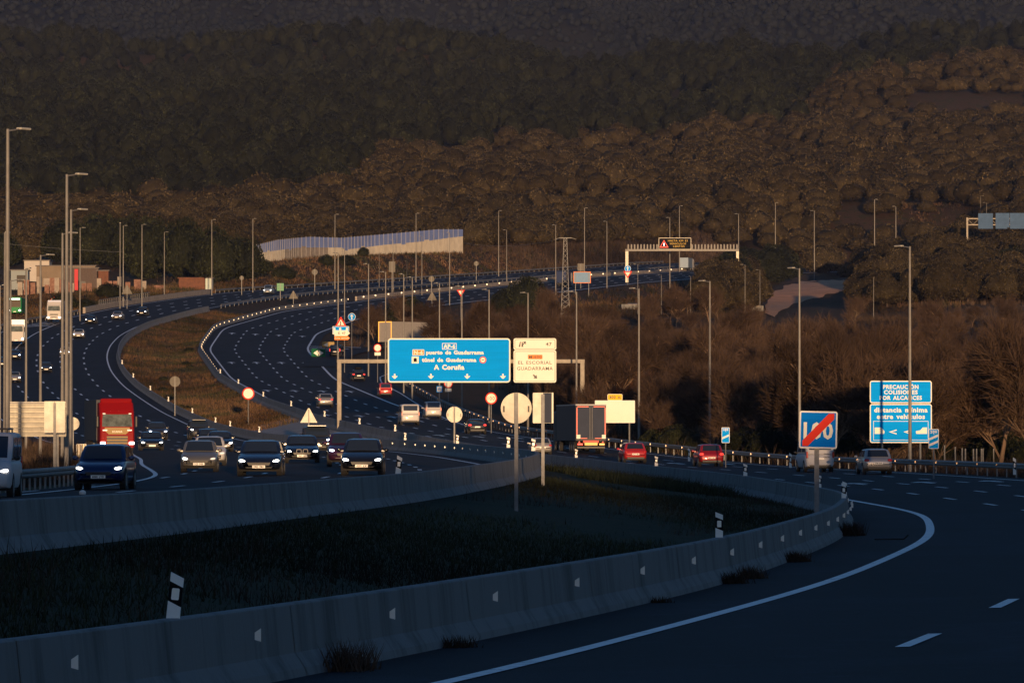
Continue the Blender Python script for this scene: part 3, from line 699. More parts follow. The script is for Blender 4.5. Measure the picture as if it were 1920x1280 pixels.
PN = {k: paint('paint_' + k, c, r, mt) for k, (c, r, mt) in dict(blue=((.005, .020, .085), .3, .3), black=((.010, .011, .014), .22, .2), navy=((.010, .014, .028), .25, .2), purple=((.045, .012, .04), .3, .3), silver=((.42, .40, .38), .38, .5), greige=((.20, .19, .165), .4, .5),
      white=((.50, .49, .48), .4, 0), red=((.30, .012, .015), .3, .2), brightred=((.42, .02, .02), .35, .1), dgrey=((.035, .037, .042), .3, .4), vanwhite=((.5, .5, .52), .45, 0), lblue=((.25, .33, .42), .4, .2), green=((.02, .22, .07), .45, 0), truckred=((.22, .006, .008), .5, 0)).items()}
LIST = [  # kind, px, base y, scale hint, paint, label, extra
 ('L', 'suv', 198, 917, 52, 'blue', 'blue crossover car with both headlights lit, nearest of the oncoming cars', dict(plate='6840 LYD', head='hlamp')),
 ('L', 'hatch', 681, 890, 45.5, 'black', 'black hatchback with lit headlights in front of the dark purple car', dict(plate='4202 JLX')),
 ('L', 'suv', 649, 874, 41, 'purple', 'dark purple crossover half hidden behind the black hatchback', dict(plate=None, head='hlampb')),
 ('L', 'sedan', 566, 867, 38.5, 'black', 'black saloon with a twin kidney grille and lit headlights', dict(plate='7848 HBX', head='hlamp')),
 ('L', 'jeep', 593, 850, 30, 'dgrey', 'dark four wheel drive tucked behind the black saloon', dict(head='hlampb')),
 ('L', 'sedan', 490, 891, 45.5, 'navy', 'dark navy saloon with orange tinted plate between the grey hatchback and the black saloon', dict(plate='5903 FMV')),
 ('L', 'hatch', 375, 884, 39.5, 'greige', 'greyish beige hatchback with one bright headlight', dict(plate='3125 DRK', one_lamp=True)),
 ('L', 'hatch', 393, 872, 36.5, 'white', 'white car hidden behind the greyish beige hatchback', dict(head='hlampo')),
 ('L', 'sedan', 283, 844, 24.2, 'black', 'black saloon right beside the red lorry', dict()),
 ('L', 'suv', 294, 824, 22, 'dgrey', 'dark car following the black saloon beside the red lorry', dict(head='hlampb', one_lamp=False)),
 ('L', 'jeep', 372, 824, 22.5, 'dgrey', 'tall dark off-road car near the median barrier, highest of its cluster', dict()),
 ('L', 'hatch', 390, 840, 25, 'navy', 'small dark blue car squeezed between the tall off-roader and the black coupe', dict(head='hlampb')),
 ('L', 'sedan', 412, 846, 26.3, 'black', 'black low car with bright plate close to the median barrier', dict()),
 ('L', 'estate', 86, 697, 12.3, 'dgrey', 'dark grey car far away on the left lanes between two lamp posts', dict(detail=1)),
 ('L', 'estate', 27, 716, 13.0, 'silver', 'silver car near the left picture edge below a dark car', dict(detail=1)),
 ('L', 'sedan', 28, 673, 12.3, 'black', 'dark car with bright headlights just below the white box lorry', dict(detail=1, head='hlampb')),
 ('L', 'sedan', 3, 687, 12.4, 'navy', 'dark car cut by the left picture edge', dict(detail=1)),
 ('L', 'hatch', 122, 667, 11.5, 'white', 'white car half hidden behind the paired lamp posts', dict(detail=1)),
 ('L', 'sedan', 148, 634, 11.6, 'white', 'white saloon right of the tall lamp posts in the far bend', dict(detail=1)),
 ('L', 'sedan', 171, 606, 10.5, 'navy', 'small dark car beside the white tractor truck', dict(detail=1)),
 ('L', 'sedan', 221, 599, 10.8, 'silver', 'pale silver car between two dark cars in the far bend', dict(detail=1)),
 ('L', 'hatch', 268, 591, 10.7, 'black', 'black car farthest up the left bend near the parapet', dict(detail=1)),
 ('L', 'mini', 504, 551, 9.0, 'lblue', 'pale blue small van far away below the noise wall', dict(detail=1)),
 ('R', 'hatch', 1638, 888, 31.5, 'silver', 'silver hatchback driving away below the large blue caution sign', dict(plate='2746 GHT')),
 ('R', 'van', 1527, 884, 28.0, 'vanwhite', 'white van partly behind the crossed out 100 sign', dict(plate=None)),
 ('R', 'suv', 1327, 874, 25.5, 'red', 'dark red crossover driving away near the 100 m countdown board', dict(plate='8241 LKC', tail='tlamp')),
 ('R', 'hatch', 1185, 867, 25, 'brightred', 'bright red hatchback driving away right of the dark lorry', dict(plate='9134 FBN')),
 ('R', 'hatch', 1012, 852, 19.8, 'silver', 'silver car behind the round sign pole, left of the dark lorry', dict()),
 ('R', 'sedan', 891, 813, 19.2, 'dgrey', 'dark grey saloon under the red ringed 100 sign', dict(tail='tlamp')),
 ('R', 'van', 766, 796, 18, 'white', 'tall white minibus driving away below the blue gantry sign', dict()),
 ('R', 'mini', 810, 784, 17, 'white', 'smaller white van right of the tall minibus', dict()),
 ('R', 'suv', 609, 763, 15.5, 'silver', 'silver crossover alone in the middle lanes left of the gantry post', dict(tail='tlamp')),
 ('R', 'mini', 721, 743, 13.6, 'brightred', 'red small van below the left end of the blue gantry sign', dict(detail=1)),
 ('R', 'estate', 671, 713, 13.6, 'black', 'black estate with a roof box on the slip lane', dict(detail=1, tail='tlamp')),
]
for cw, kind, px, py, s, pn, lab, ex in LIST:
    fn, tab = (rL, LIX) if cw == 'L' else (rR, RIX)
    X, D, Z = place(fn, tab, px, py, s)
    ex = dict(ex); ex.setdefault('detail', 2)
    sc = min(1.12, max(.9, s / (F / D)))
    cat = 'van' if kind in ('van', 'mini') else 'car'
    c = car(kind, lab, cat, X, D, Z, yaw_of(tab, D, cw == 'R'), PN[pn], front=cw == 'L', scale=sc, name='van' if cat == 'van' else 'car', group='oncoming cars on the left carriageway' if cw == 'L' else 'vehicles driving away on the right carriageway', **ex)
    if 'roof box' in lab: MB().box((0, -.3, 1.68), (.9, 1.9, .36), ch=.1).build('roof_box', M['black'], c, smooth=True)
    if 'kidney' in lab:
        for sx in (-1, 1): MB().ring(rrect(.27, .22, .07, 3, sx * .17, .60), rrect(.21, .16, .05, 3, sx * .17, .60), -.02, .02).build('grille_ring', M['steel'], c).location = (0, 2.34, 0)
    if 'crossed out' in lab:
        k = MB(); k.box((0, -2.69, 1.80), (1.25, .02, .26), 0); k.build('window_strip', M['signback'], c)
        k = MB(); k.text('ENERGIA VERDE', 0, 1.80, .13, -2.715, 0, width=1.1); k.text('cero', .42, 1.0, .13, -2.68, 0, width=.4); k.text('emisiones', .42, 1.2, .07, -2.68, 0, width=.4); k.build('lettering', M['dark'], c)
# white van cut by the left edge
wv = car('van', 'white panel van with roof rack cut by the left picture edge beside the guardrail', 'van', *place(rL, LIX, -22, 931, 60), yaw_of(LIX, 178, False) + math.radians(4), PN['vanwhite'], front=True, name='van', scale=1.0)
rk = MB()
for y in (-1.2, 0, .9): rk.cyl((-.7, y, 2.24), (.7, y, 2.24), .03, n=5)
for sx in (-.7, .7): rk.cyl((sx, -1.5, 2.24), (sx, 1.1, 2.24), .03, n=5); [rk.box((sx, y, 2.16), (.05, .08, .16)) for y in (-1.2, .9)]
rk.build('roof_rack', M['dark'], wv)

# ---- lorries
def wheels(root, ys, hw, r=.5, wd=.32):
    w0 = None
    for y in ys:
        for sx in (1, -1):
            if w0 is None:
                w0 = MB().cyl((-wd / 2, 0, 0), (wd / 2, 0, 0), r, n=16).build('wheel', M['rubber'], root)
                MB().cyl((-wd / 2 - .01, 0, 0), (wd / 2 + .01, 0, 0), r * .5, n=10).build('rim', M['steel'], w0); o = w0
            else: o = dup(w0, root)
            o.location = (sx * (hw - wd / 2), y, r)
def lorry(label, loc, yaw, cabm, boxm, boxh=3.95, cabh=3.75, boxlen=10.0, rear=False, scale=1.0, deflector=True, big=True, group=None, name='lorry'):
    root = empty(name, label, 'lorry', loc, yaw, group); root.scale = (scale,) * 3
    hw = 1.25; f = 8.0; cab0 = f - 2.3
    prof = [(f, .45), (f, 1.5), (f - .05, 2.0), (f - .28, 2.95), (f - .45, 3.15 if cabh < 3.3 else cabh - .55), (f - .9, cabh), (cab0, cabh), (cab0, .6)]
    mb = MB(); rings = []
    for x, k in ((-hw, .10), (-hw + .1, 0), (hw - .1, 0), (hw, .10)): rings.append([(x, y - (k if y > f - 1 else 0), z - (k * .5 if z > cabh - .1 else 0)) for y, z in prof])
    n = len(prof); vs = [p for r in rings for p in r]; fs = []
    for i in range(3):
        for j in range(n): fs.append((i * n + j, (i + 1) * n + j, (i + 1) * n + (j + 1) % n, i * n + (j + 1) % n))
    fs += [tuple(range(n - 1, -1, -1)), tuple(range(3 * n, 4 * n))]; mb.add(vs, fs)
    cab = mb.build('cab', cabm, root)
    def ff(pts, d, m, nm, par=root):    # panel on the sloping cab front, pts (x,z)
        def yy(z): return float(np.interp(z, [p[1] for p in prof[:6]], [p[0] for p in prof[:6]]))
        q = [(x, yy(z) + d, z) for x, z in pts] + [(x, yy(z) - .02, z) for x, z in pts]; k = len(pts)
        return MB().add(q, [tuple(range(k - 1, -1, -1))] + [(i, (i + 1) % k, k + (i + 1) % k, k + i) for i in range(k)]).build(nm, m, par)
    ff([(-1.1, 1.98), (1.1, 1.98), (1.08, 2.45), (1.02, 2.88), (-1.02, 2.88), (-1.08, 2.45)], .012, M['screen'] if 'screen' in M else M['glass'], 'windscreen')
    for sx in (1, -1):
        MB().box((sx * 1.05, f + .02, .78), (.36, .08, .18), ch=.03).build('headlight', M['hlamp'], root)
        MB().box((sx * 1.42, f - .35, 2.35), (.16, .14, .8), ch=.03).build('wing_mirror', M['dark'], root)
        g = MB(); g.add([(sx * 1.262, f - .25, 1.95), (sx * 1.262, f - 1.25, 1.95), (sx * 1.262, f - 1.25, 2.75), (sx * 1.262, f - .45, 2.75)], [(0, 1, 2, 3) if sx < 0 else (3, 2, 1, 0)]); g.build('side_window', M['glass'], root)
    MB().box((0, f + .03, .56), (.52, .02, .12)).build('front_plate', M['plate'], root)
    bx = MB(); bx.box((0, cab0 - .55 - boxlen / 2, .98 + (boxh - .98) / 2), (2.55, boxlen, boxh - .98)); box = bx.build('trailer_box', boxm, root)
    ch = MB(); ch.box((0, cab0 - boxlen / 2, .82), (1.0, boxlen + 1.5, .28)); ch.box((0, cab0 - .55 - boxlen + .05, .72), (2.4, .12, .16)); ch.build('chassis', M['dark'], root)
    wheels(root, [f - 1.4, cab0 - .9, cab0 - boxlen + 1.2, cab0 - boxlen + 2.5], 1.25)
    return root, ff, f, prof
M['screen'] = mat('bright_windscreen', (.13, .16, .16), .6, spec=.1, col2=(.05, .06, .06), scale=2)
LWH = mat('lorry_white', (.52, .50, .47), .8, spec=.1); LW_ = LWH
M['tarp'] = mat('dark_tarpaulin', (.02, .022, .035), .6, var=.3)
X, D, Z = place(rL, LIX, 201, 850, 26.0)
red, ff, f, prof = lorry('red articulated lorry with a dark trailer and lit headlights in the left lanes', (X, D - 0, Z), yaw_of(LIX, D, False) + math.radians(5), PN['truckred'], M['tarp'], scale=1.0)
M['gold'] = mat('gold_grille', (.36, .25, .12), .85, spec=.05)
for z in (.78, 1.0, 1.22): MB().box((0, f + .03, z), (1.55, .06, .085), ch=.02).build('grille_bar', M['gold'], red)
MB().box((0, f + .012, 1.0), (1.5, .03, .62)).build('grille', M['dark'], red)
ff([(-.62, 1.42), (.62, 1.42), (.95, 1.72), (.9, 1.92), (-.9, 1.92), (-.95, 1.72)], .03, M['gold'], 'grille_panel')
t = MB(); t.text('SCANIA', 0, 1.62, .13, f + .045, 0, width=.75, bold=.03, back=True); t.build('lettering', M['cream'], red)
for sx in (1, -1):
    MB().box((sx * .9, f + .03, 1.72), (.34, .06, .10), ch=.02).build('upper_lamp', M['hlampo'], red); MB().box((sx * .78, f - .36, 3.06), (.26, .06, .12), ch=.02).build('roof_lamp', M['hlamp'], red)
    MB().box((sx * .95, f - .2, 2.93), (.2, .08, .06)).build('visor_lamp', M['hlampo'], red)
ff([(-1.15, 2.90), (1.15, 2.90), (1.15, 3.16), (-1.15, 3.16)], .09, PN['truckred'], 'sun_visor')
t = MB(); t.text('Castillejo', 0, 3.06, .15, f - .315, 0, width=1.15, bold=.01, back=True); t.build('lettering', M['white'], red)
MB().box((0, f - 1.15, 3.80), (2.3, .6, .35), ch=.08, rx=math.radians(25)).build('roof_deflector', PN['truckred'], red)
sl_ = MB()
for z in np.arange(1.1, 3.9, .2): sl_.box((-1.28, f - 2.9, z), (.03, .05, .14))
sl_.build('trailer_edge_strip', M['amber'], red)  # edge strip glows by its own emission
X, D, Z = place(rL, LIX, 34, 646, 11.6)
wt, *_ = lorry('white box lorry with a tall pale box above its cab near the left picture edge', (X, D, Z), yaw_of(LIX, D, False), LWH, PN['lblue'], cabh=2.9, boxh=4.0, boxlen=8, scale=1.0)
X, D, Z = place(rL, LIX, 106, 605, 10.0)
bt, ff2, f2, _ = lorry('white tractor truck with a blue trailer entering from the left slip road', (X, D, Z), yaw_of(LIX, D, False) + math.radians(3), LWH, paint('trailer_blue', (.02, .05, .14)), cabh=3.6)
MB().box((0, f2 + .012, 1.3), (1.5, .03, .22)).build('grille', M['dark'], bt); MB().box((0, f2 + .012, .85), (1.1, .03, .14)).build('grille', M['dark'], bt)
X, D, Z = hit(31, 592)
bus = empty('coach', 'green coach with a lit destination board at the left picture edge', 'coach', (X, D, Z + .15), math.pi + math.radians(1)); bus.scale = (1.0,) * 3
MB().box((0, 0, 1.75), (2.5, 10, 2.9), ch=.12).build('body', PN['green'], bus)
MB().box((0, 5.0, 2.0), (2.2, .06, 1.3)).build('windscreen', M['glass'], bus); MB().box((0, 5.03, 2.85), (1.9, .06, .28)).build('destination_board', mat('lit_board', (.5, .7, .7), .4, emit=(.7, 1, 1), estr=.8), bus)
for sx in (1, -1): MB().box((sx * .95, 5.02, .75), (.32, .06, .22)).build('headlight', M['hlamp'], bus)
MB().box((0, 5.02, .5), (.52, .04, .12)).build('front_plate', M['plate'], bus); wheels(bus, [3.2, -3.0], 1.25)
# dark lorry driving away
X, D, Z = place(rR, RIX, 1108, 850, 22.3)
dk = empty('lorry', 'dark curtain sided lorry seen from behind in front of the glowing panel sign', 'lorry', (X, D, Z), yaw_of(RIX, D, True) - math.radians(1.5))
M['doors'] = mat('lorry_doors', (.045, .055, .085), .7, spec=.1, var=.15, scale=1)
MB().box((0, 6.8, 2.5), (2.5, 13.6, 2.9)).build('trailer_box', M['tarp'], dk)
MB().box((0, 6.8, 4.0), (2.55, 13.6, .10)).build('trailer_roof', mat('trailer_roof_sheet', (.35, .35, .37), .5), dk)
for sx in (1, -1):
    dd = MB().box((sx * .60, -.03, 2.55), (1.12, .06, 2.55)).build('rear_door', M['doors'], dk)
    ed = MB(); ed.box((sx * 1.17, -.075, 2.6), (.09, .03, 2.3)); ed.box((sx * .68, -.075, 3.84), (.95, .03, .08)); ed.box((sx * .62, -.075, 1.25), (.6, .03, .06)); ed.build('red_marking_tape', mat('red_tape', (.7, .06, .04), .4), dd)
    MB().box((sx * 1.05, -.10, 1.38), (.32, .04, .32)).build('warning_plate', M['cream'], dk)
    lk = MB(); lk.cyl((sx * .1, -.09, 1.2), (sx * .1, -.09, 3.8), .025, n=6); lk.build('lock_rod', M['steel'], dd)
    MB().prism([(sx * .98 - .1, .88), (sx * .98 + .1, .88), (sx * .98, 1.06)], -.10, -.02).build('triangle_reflector', M['tlampo'], dk)
    MB().box((sx * .9, -.06, .76), (.42, .08, .13)).build('taillight', M['tlamp'] if sx < 0 else M['amber'], dk)
MB().box((0, -.07, .78), (1.05, .05, .22)).build('rear_plate', mat('plate_yellow', (.85, .5, .08), .4), dk)
MB().box((0, .02, .98), (1.3, .05, .2)).build('rear_board', mat('red_board', (.5, .04, .02), .5), dk)
MB().box((0, .05, .5), (2.3, .12, .14)).build('underrun_bar', M['dark'], dk); MB().box((0, 6.5, .9), (1.1, 13, .25)).build('chassis', M['dark'], dk)
wheels(dk, [1.6, 2.9, 4.2, 11.5, 14.6], 1.25)
MB().box((0, 15.2, 2.1), (2.4, 2.2, 2.9), ch=.15).build('cab', M['tarp'], dk)
# far things on wheels
def at_hit(px, py): x, d, z = hit(px, py); return x, d, z
X, D, Z = at_hit(722, 657)
bx = empty('lorry', 'pale box trailer on the slip road just above the blue gantry sign', 'lorry', (X, D, Z + .2), -math.radians(38)); bx.scale = (1.12,) * 3
MB().box((0, 5, 2.55), (2.5, 10, 3.0)).build('trailer_box', mat('pale_trailer', (.30, .28, .26), .6, var=.15), bx); MB().box((0, 6, .8), (1.2, 12, .3)).build('chassis', M['dark'], bx)
ed = MB(); ed.box((0, -.03, 4.0), (2.5, .06, .12)); ed.box((1.2, -.03, 2.5), (.1, .06, 2.9)); ed.box((-1.2, -.03, 2.5), (.1, .06, 2.9)); ed.build('rear_frame', M['amber'], bx)  # frame glows by its own emission, no lamp in it
wheels(bx, [1.5, 2.8, 10.5], 1.25); MB().box((0, 11.6, 1.9), (2.4, 2.0, 2.4), ch=.15).build('cab', M['doors'], bx)
X, D, Z = hit(632, 671)
car('mini', 'dark small van beside the green and white gore board', 'van', X, D, Z + .2, -math.radians(8), PN['black'], front=False, scale=1.0, detail=1, tail='tlamp', name='van')
ta = empty('roadside_trailer', 'yellow topped arrow trailer just left of the dark small van', 'trailer', (X - 1.6, D + 6, gz1(X - 1.6, D + 6) + .2))
MB().box((0, 0, 1.7), (2.0, .2, .9), ch=.08).build('arrow_board', mat('dull_yellow', (.3, .2, .05), .6), ta); MB().prism([(-.8, 1.65), (-.1, 1.3), (-.1, 2.0)], -.16, -.10).build('arrow', M['cream'], ta)
MB().cyl((-.5, 0, 0), (-.5, 0, 1.3), .06).cyl((.5, 0, 0), (.5, 0, 1.3), .06).build('leg', M['steel'], ta)
for (px, s, lab, bm, cm) in ((1055, 7.2, 'small blue lorry far away behind the lattice pylon', PN['blue'], PN['white']), (1285, 6.25, 'pale blue tank lorry at the far end of the road near the gantry', PN['lblue'], PN['white'])):
    D = F / s; o = 6.0; X = (px - 960) * D / F; o = X - float(at(RIX, D)); x, z = rR(D, o)
    lorry(lab, (X, D, float(z) + .02), yaw_of(RIX, D, True), cm, bm, boxlen=7)
# ------------------------------------------------------------------ signs
M['palebluesheet'] = mat('pale_blue_sheet_back', (.20, .33, .50), .8, spec=.1, var=.15)
def face_yaw(X, D): return -math.atan2(X, D) * 1.0
def base_at(px, s):
    D = F / s; X = (px - 960) / s; return X, D, gz1(X, D)
def sign_root(name, label, cat, px, s, group=None, yaw=None, zb=None):
    X, D, z = base_at(px, s); z = z if zb is None else zb
    r = empty(name, label, cat, (X, D, z), face_yaw(X, D) if yaw is None else yaw, group)
    return r, (lambda py: P(px, py, s)[2] - z)
def pole(root, x, z0, z1, r=.05, y=.09, m=None, nm='post', sq=False):
    mb = MB()
    if sq: mb.box((x, y, (z0 + z1) / 2), (r * 2, r * 1.6, z1 - z0))
    else: mb.cyl((x, y, z0), (x, y, z1), r, n=8)
    return mb.build(nm, m or M['steel'], root)
def board(root, w_, h, cx, cz, m, rm=None, bw=.06, r=.1, nm='panel', y=0.0, bm=None):
    """rounded board: back sheet in the rim colour, field proud of it"""
    o = MB().prism(rrect(w_, h, r, 4, cx, cz), y - .03, y + .03).build(nm, rm or m, root)
    if rm: MB().prism(rrect(w_ - 2 * bw, h - 2 * bw, max(.02, r - bw), 4, cx, cz), y - .042, y - .025).build('field', m, o)
    return o
def arrow_poly(cx, cz, h, ang=0.0, wd=.5, sh=.22, head=.55):
    """arrow pointing up, turned by ang"""
    p = [(-sh / 2, -.5), (sh / 2, -.5), (sh / 2, .5 - head), (wd, .5 - head), (0, .5), (-wd, .5 - head), (-sh / 2, .5 - head)]
    c, s_ = math.cos(ang), math.sin(ang)
    return [(cx + h * (x * c - z * s_), cz + h * (x * s_ + z * c)) for x, z in p]

# 1. portal gantry with the two big destination signs
sG = 18.8; DG = F / sG
X0, X1 = (636 - 960) / sG, (1092 - 960) / sG; zl, zrr = gz1(X0, DG), gz1(X1, DG)
gr = empty('sign_gantry', 'brown grey portal gantry spanning the right carriageway and carrying the big signs', 'gantry', (0, DG, 0))
zt = P(640, 677, sG)[2]
for x, z in ((X0, zl), (X1, zrr)): MB().box((x, .35, (z + zt) / 2), (.46, .46, zt - z + .2), ch=.04).build('gantry_post', M['gantry'], gr)
bm = MB(); bm.box(((X0 + X1) / 2, .35, zt), (X1 - X0 + .5, .42, .40), ch=.03); bm.build('gantry_beam', M['gantry'], gr)
bg_ = empty('direction_sign', 'wide blue direction sign with white place names and four down arrows on the gantry', 'road sign', (0, DG, 0))
def gx_(px): return (px - 960) / sG
def gz_s(py): return P(960, py, sG)[2]
cx, cz = gx_(842), gz_s(675.5); W_, H_ = 230 / sG, 83 / sG
pn = board(bg_, W_, H_, cx, cz, M['skyblue'], M['cream'], .13, .32)
L_ = MB(); yy = -.062
L_.text('puerto de Guadarrama', gx_(853), gz_s(660.5), .36, yy, 0, width=108 / sG, bold=.045)
L_.text('túnel de Guadarrama', gx_(842), gz_s(674.5), .36, yy, 0, width=102 / sG, bold=.045)
L_.text('A Coruña', gx_(842), gz_s(688), .46, yy, 0, width=57 / sG, bold=.045)
L_.text('AP-6', gx_(842.5), gz_s(649), .38, yy, 0, width=22 / sG, bold=.045)
L_.ring(rrect(27 / sG, 12 / sG, .04, 3, gx_(842.5), gz_s(649)), rrect(25 / sG, 10 / sG, .03, 3, gx_(842.5), gz_s(649)), yy, -.03)
L_.text('N-6', gx_(784.5), gz_s(660.5), .36, yy - .03, 0, width=17 / sG, bold=.045)
L_.ring(rrect(22 / sG, 11 / sG, .04, 3, gx_(784.5), gz_s(660.5)), rrect(20 / sG, 9 / sG, .03, 3, gx_(784.5), gz_s(660.5)), yy - .03, -.03)
for px in (740, 808, 876, 943): L_.prism(arrow_poly(gx_(px), gz_s(705.5), .52, math.pi, .60, .30, .58), yy, -.03)
L_.build('lettering', M['cream'], pn)
MB().prism(rrect(21 / sG, 10 / sG, .03, 3, gx_(784.5), gz_s(660.5)), yy - .015, -.03).build('route_number_field', M['orange'], pn)
tp = MB().prism(rrect(13 / sG, 13 / sG, .03, 3, gx_(778.5), gz_s(674.5)), yy, -.03).build('tunnel_pictogram', M['cream'], pn)
MB().prism([(gx_(775.5), gz_s(678)), (gx_(781.5), gz_s(678)), (gx_(781.5), gz_s(672.5)), (gx_(779.5), gz_s(671)), (gx_(777.5), gz_s(671)), (gx_(775.5), gz_s(672.5))], yy - .03, yy + .01).build('tunnel_mouth', M['black'], tp)
ne = MB().prism(circ(6.5 / sG, 20, gx_(905.5), gz_s(674.5)), yy, -.03).build('prohibition_disc', M['red'], pn)
MB().prism(circ(4.8 / sG, 20, gx_(905.5), gz_s(674.5)), yy - .02, yy + .01).build('disc_centre', M['cream'], ne)
MB().box((gx_(905.5), yy - .03, gz_s(674.5)), (5.5 / sG, .02, .07)).build('disc_bar', M['dark'], ne)
es = empty('exit_sign', 'cream exit sign with 47 and an orange M-600 box, right of the blue gantry sign', 'road sign', (0, DG, 0))
cx = gx_(1003); W_ = 80 / sG
for py0, py1, nm in ((634, 656, 'exit_number_panel'), (656.4, 717, 'destination_panel')):
    cz = gz_s((py0 + py1) / 2); h = (py1 - py0) / sG
    o = MB().prism(rrect(W_, h, .2, 4, cx, cz), -.03, .03).build(nm, M['cream'], es)
    MB().ring(rrect(W_ - .22, h - .2, .2, 4, cx, cz), rrect(W_ - .30, h - .28, .16, 4, cx, cz), -.042, -.02).build('border', M['dark'], o)
    L_ = MB()
    if nm == 'exit_number_panel':
        L_.text('47', gx_(1029), cz, .34, -.045, 0, width=11 / sG, bold=.02)
        L_.prism([(gx_(972.5), cz - .28), (gx_(975.5), cz - .28), (gx_(976.5), cz + .26), (gx_(975), cz + .26)], -.045, -.02)
        L_.prism([(gx_(977.5), cz - .28), (gx_(981), cz - .28), (gx_(981), cz - .05), (gx_(979.5), cz + .26), (gx_(978.2), cz + .26)], -.045, -.02)
        L_.prism(arrow_poly(gx_(983), cz + .1, .5, -math.radians(40), .4, .22, .5), -.048, -.02)
    else:
        L_.text('EL ESCORIAL', cx, gz_s(679.5), .32, -.045, 0, width=63 / sG, bold=.01)
        L_.text('GUADARRAMA', cx, gz_s(690.5), .34, -.045, 0, width=67 / sG, bold=.01)
        L_.prism(arrow_poly(gx_(1003.5), gz_s(706), .55, math.pi + math.radians(45), .42, .28, .55), -.045, -.02)
        b = MB().prism(rrect(27 / sG, 8 / sG, .02, 2, gx_(1003.5), gz_s(669)), -.043, -.02).build('route_number_field', M['orange'], o)
        MB().text('M-600', gx_(1003.5), gz_s(669), .27, -.05, 0, width=24 / sG, bold=.02).build('lettering', M['dark'], b)
    L_.build('lettering', M['dark'], o)

# 2. end of recommended 100
r, Z = sign_root('speed_sign', 'square blue 100 sign crossed by a red diagonal, on a pole behind the near barrier', 'road sign', 1530, 64)
w_ = 71 / 64; h = 70 / 64; cz = Z(805.5)
pole(r, 0.02, 0, cz + .3, .07, .1, sq=True)
pn = board(r, w_, h, 0, cz, M['blue'], M['white'], .045, .06)
MB().text('100', 0, cz - .02, .46, -.046, 0, width=.86, bold=.03).build('number', M['cream'], pn)
k = .46; MB().prism([(-k, -k + cz - .02), (-k + .16, -k + cz - .02), (k, k - .16 + cz + .02), (k, k + cz + .02), (k - .16, k + cz + .02), (-k, -k + .16 + cz - .02)], -.058, -.04).build('diagonal_bar', M['red'], pn)
pn.rotation_euler = (0, math.radians(1.2), 0)
# 3. caution sign
sP = 27
r, Z = sign_root('information_sign', 'tall blue caution sign in two panels with white Spanish text and car symbols', 'road sign', 1689, sP)
for dx in (-1.3, 1.35): pole(r, dx, -.3, Z(720), .07, .1)
cz = Z(734.5); pn = board(r, 116 / sP, 42 / sP, 0, cz, M['skyblue'], M['cream'], .07, .16, 'upper_panel')
L_ = MB()
for st, py, wd in (('PRECAUCIÓN', 725, 66), ('COLISIONES', 735, 63), ('POR ALCANCES', 745.5, 79)): L_.text(st, -.0, Z(py), 7.2 / sP, -.047, 0, width=wd / sP, bold=.03)
L_.build('lettering', M['cream'], pn)
cz = Z(793.5); pn = board(r, 116 / sP, 73 / sP, 0, cz, M['skyblue'], M['cream'], .07, .16, 'lower_panel')
L_ = MB()
for st, py, wd in (('distancia mínima', 768, 100), ('entre vehículos', 780.5, 90)): L_.text(st, 0, Z(py), 8.6 / sP, -.047, 0, width=wd / sP, bold=.03)
L_.ring(rrect(103 / sP, 36 / sP, .01, 1, 0, Z(807)), rrect(103 / sP - .06, 36 / sP - .06, .01, 1, 0, Z(807)), -.047, -.03)
z0 = Z(813); q_ = 36 / sP
L_.prism([(q_ * x, z0 + q_ * z) for x, z in ((-1.36, 0), (-.88, 0), (-.84, .12), (-.9, .2), (-1.02, .33), (-1.36, .33))], -.047, -.03)
L_.prism([(q_ * x, z0 + q_ * z) for x, z in ((.80, 0), (1.36, 0), (1.36, .33), (1.14, .33), (1.02, .19), (.78, .14))], -.047, -.03)
for dx in (-.42, .34): L_.prism([(q_ * (dx + x), z0 + q_ * z) for x, z in ((-.2, .1), (.2, -.03), (.2, .03), (-.06, .1), (.2, .17), (.2, .23))], -.047, -.03)
L_.build('lettering', M['cream'], pn)
# 4. countdown boards
for px, py0, py1, s, n, lab in ((1750.5, 804, 841, 33, 2, 'narrow blue 200 countdown board with two white stripes beside the caution sign'), (1360.5, 801, 830, 26.5, 1, 'narrow pale blue 100 countdown board with one white stripe above the guardrail')):
    r, Z = sign_root('countdown_sign', lab, 'road sign', px, s); h = (py1 - py0) / s; w_ = h * .52; cz = Z((py0 + py1) / 2)
    pole(r, 0, 0, cz, .045, .08); pn = board(r, w_, h, 0, cz, M['skyblue'], M['white'], .035, .05)
    t = MB(); t.text('200' if n == 2 else '100', 0, cz + h * .36, .15, -.047, 0, width=w_ * .66, bold=.03); t.text('m', 0, cz + h * .25, .07, -.047, 0)
    for k in range(n):
        zz = cz - h * (.12 + .0) + (k * .3 - .12 * (n - 1)) * h; t.prism([(-w_ / 2 + .04, zz - .16), (w_ / 2 - .04, zz + .06), (w_ / 2 - .04, zz + .20), (-w_ / 2 + .04, zz - .02)], -.047, -.03)
    t.build('lettering', M['white'], pn)
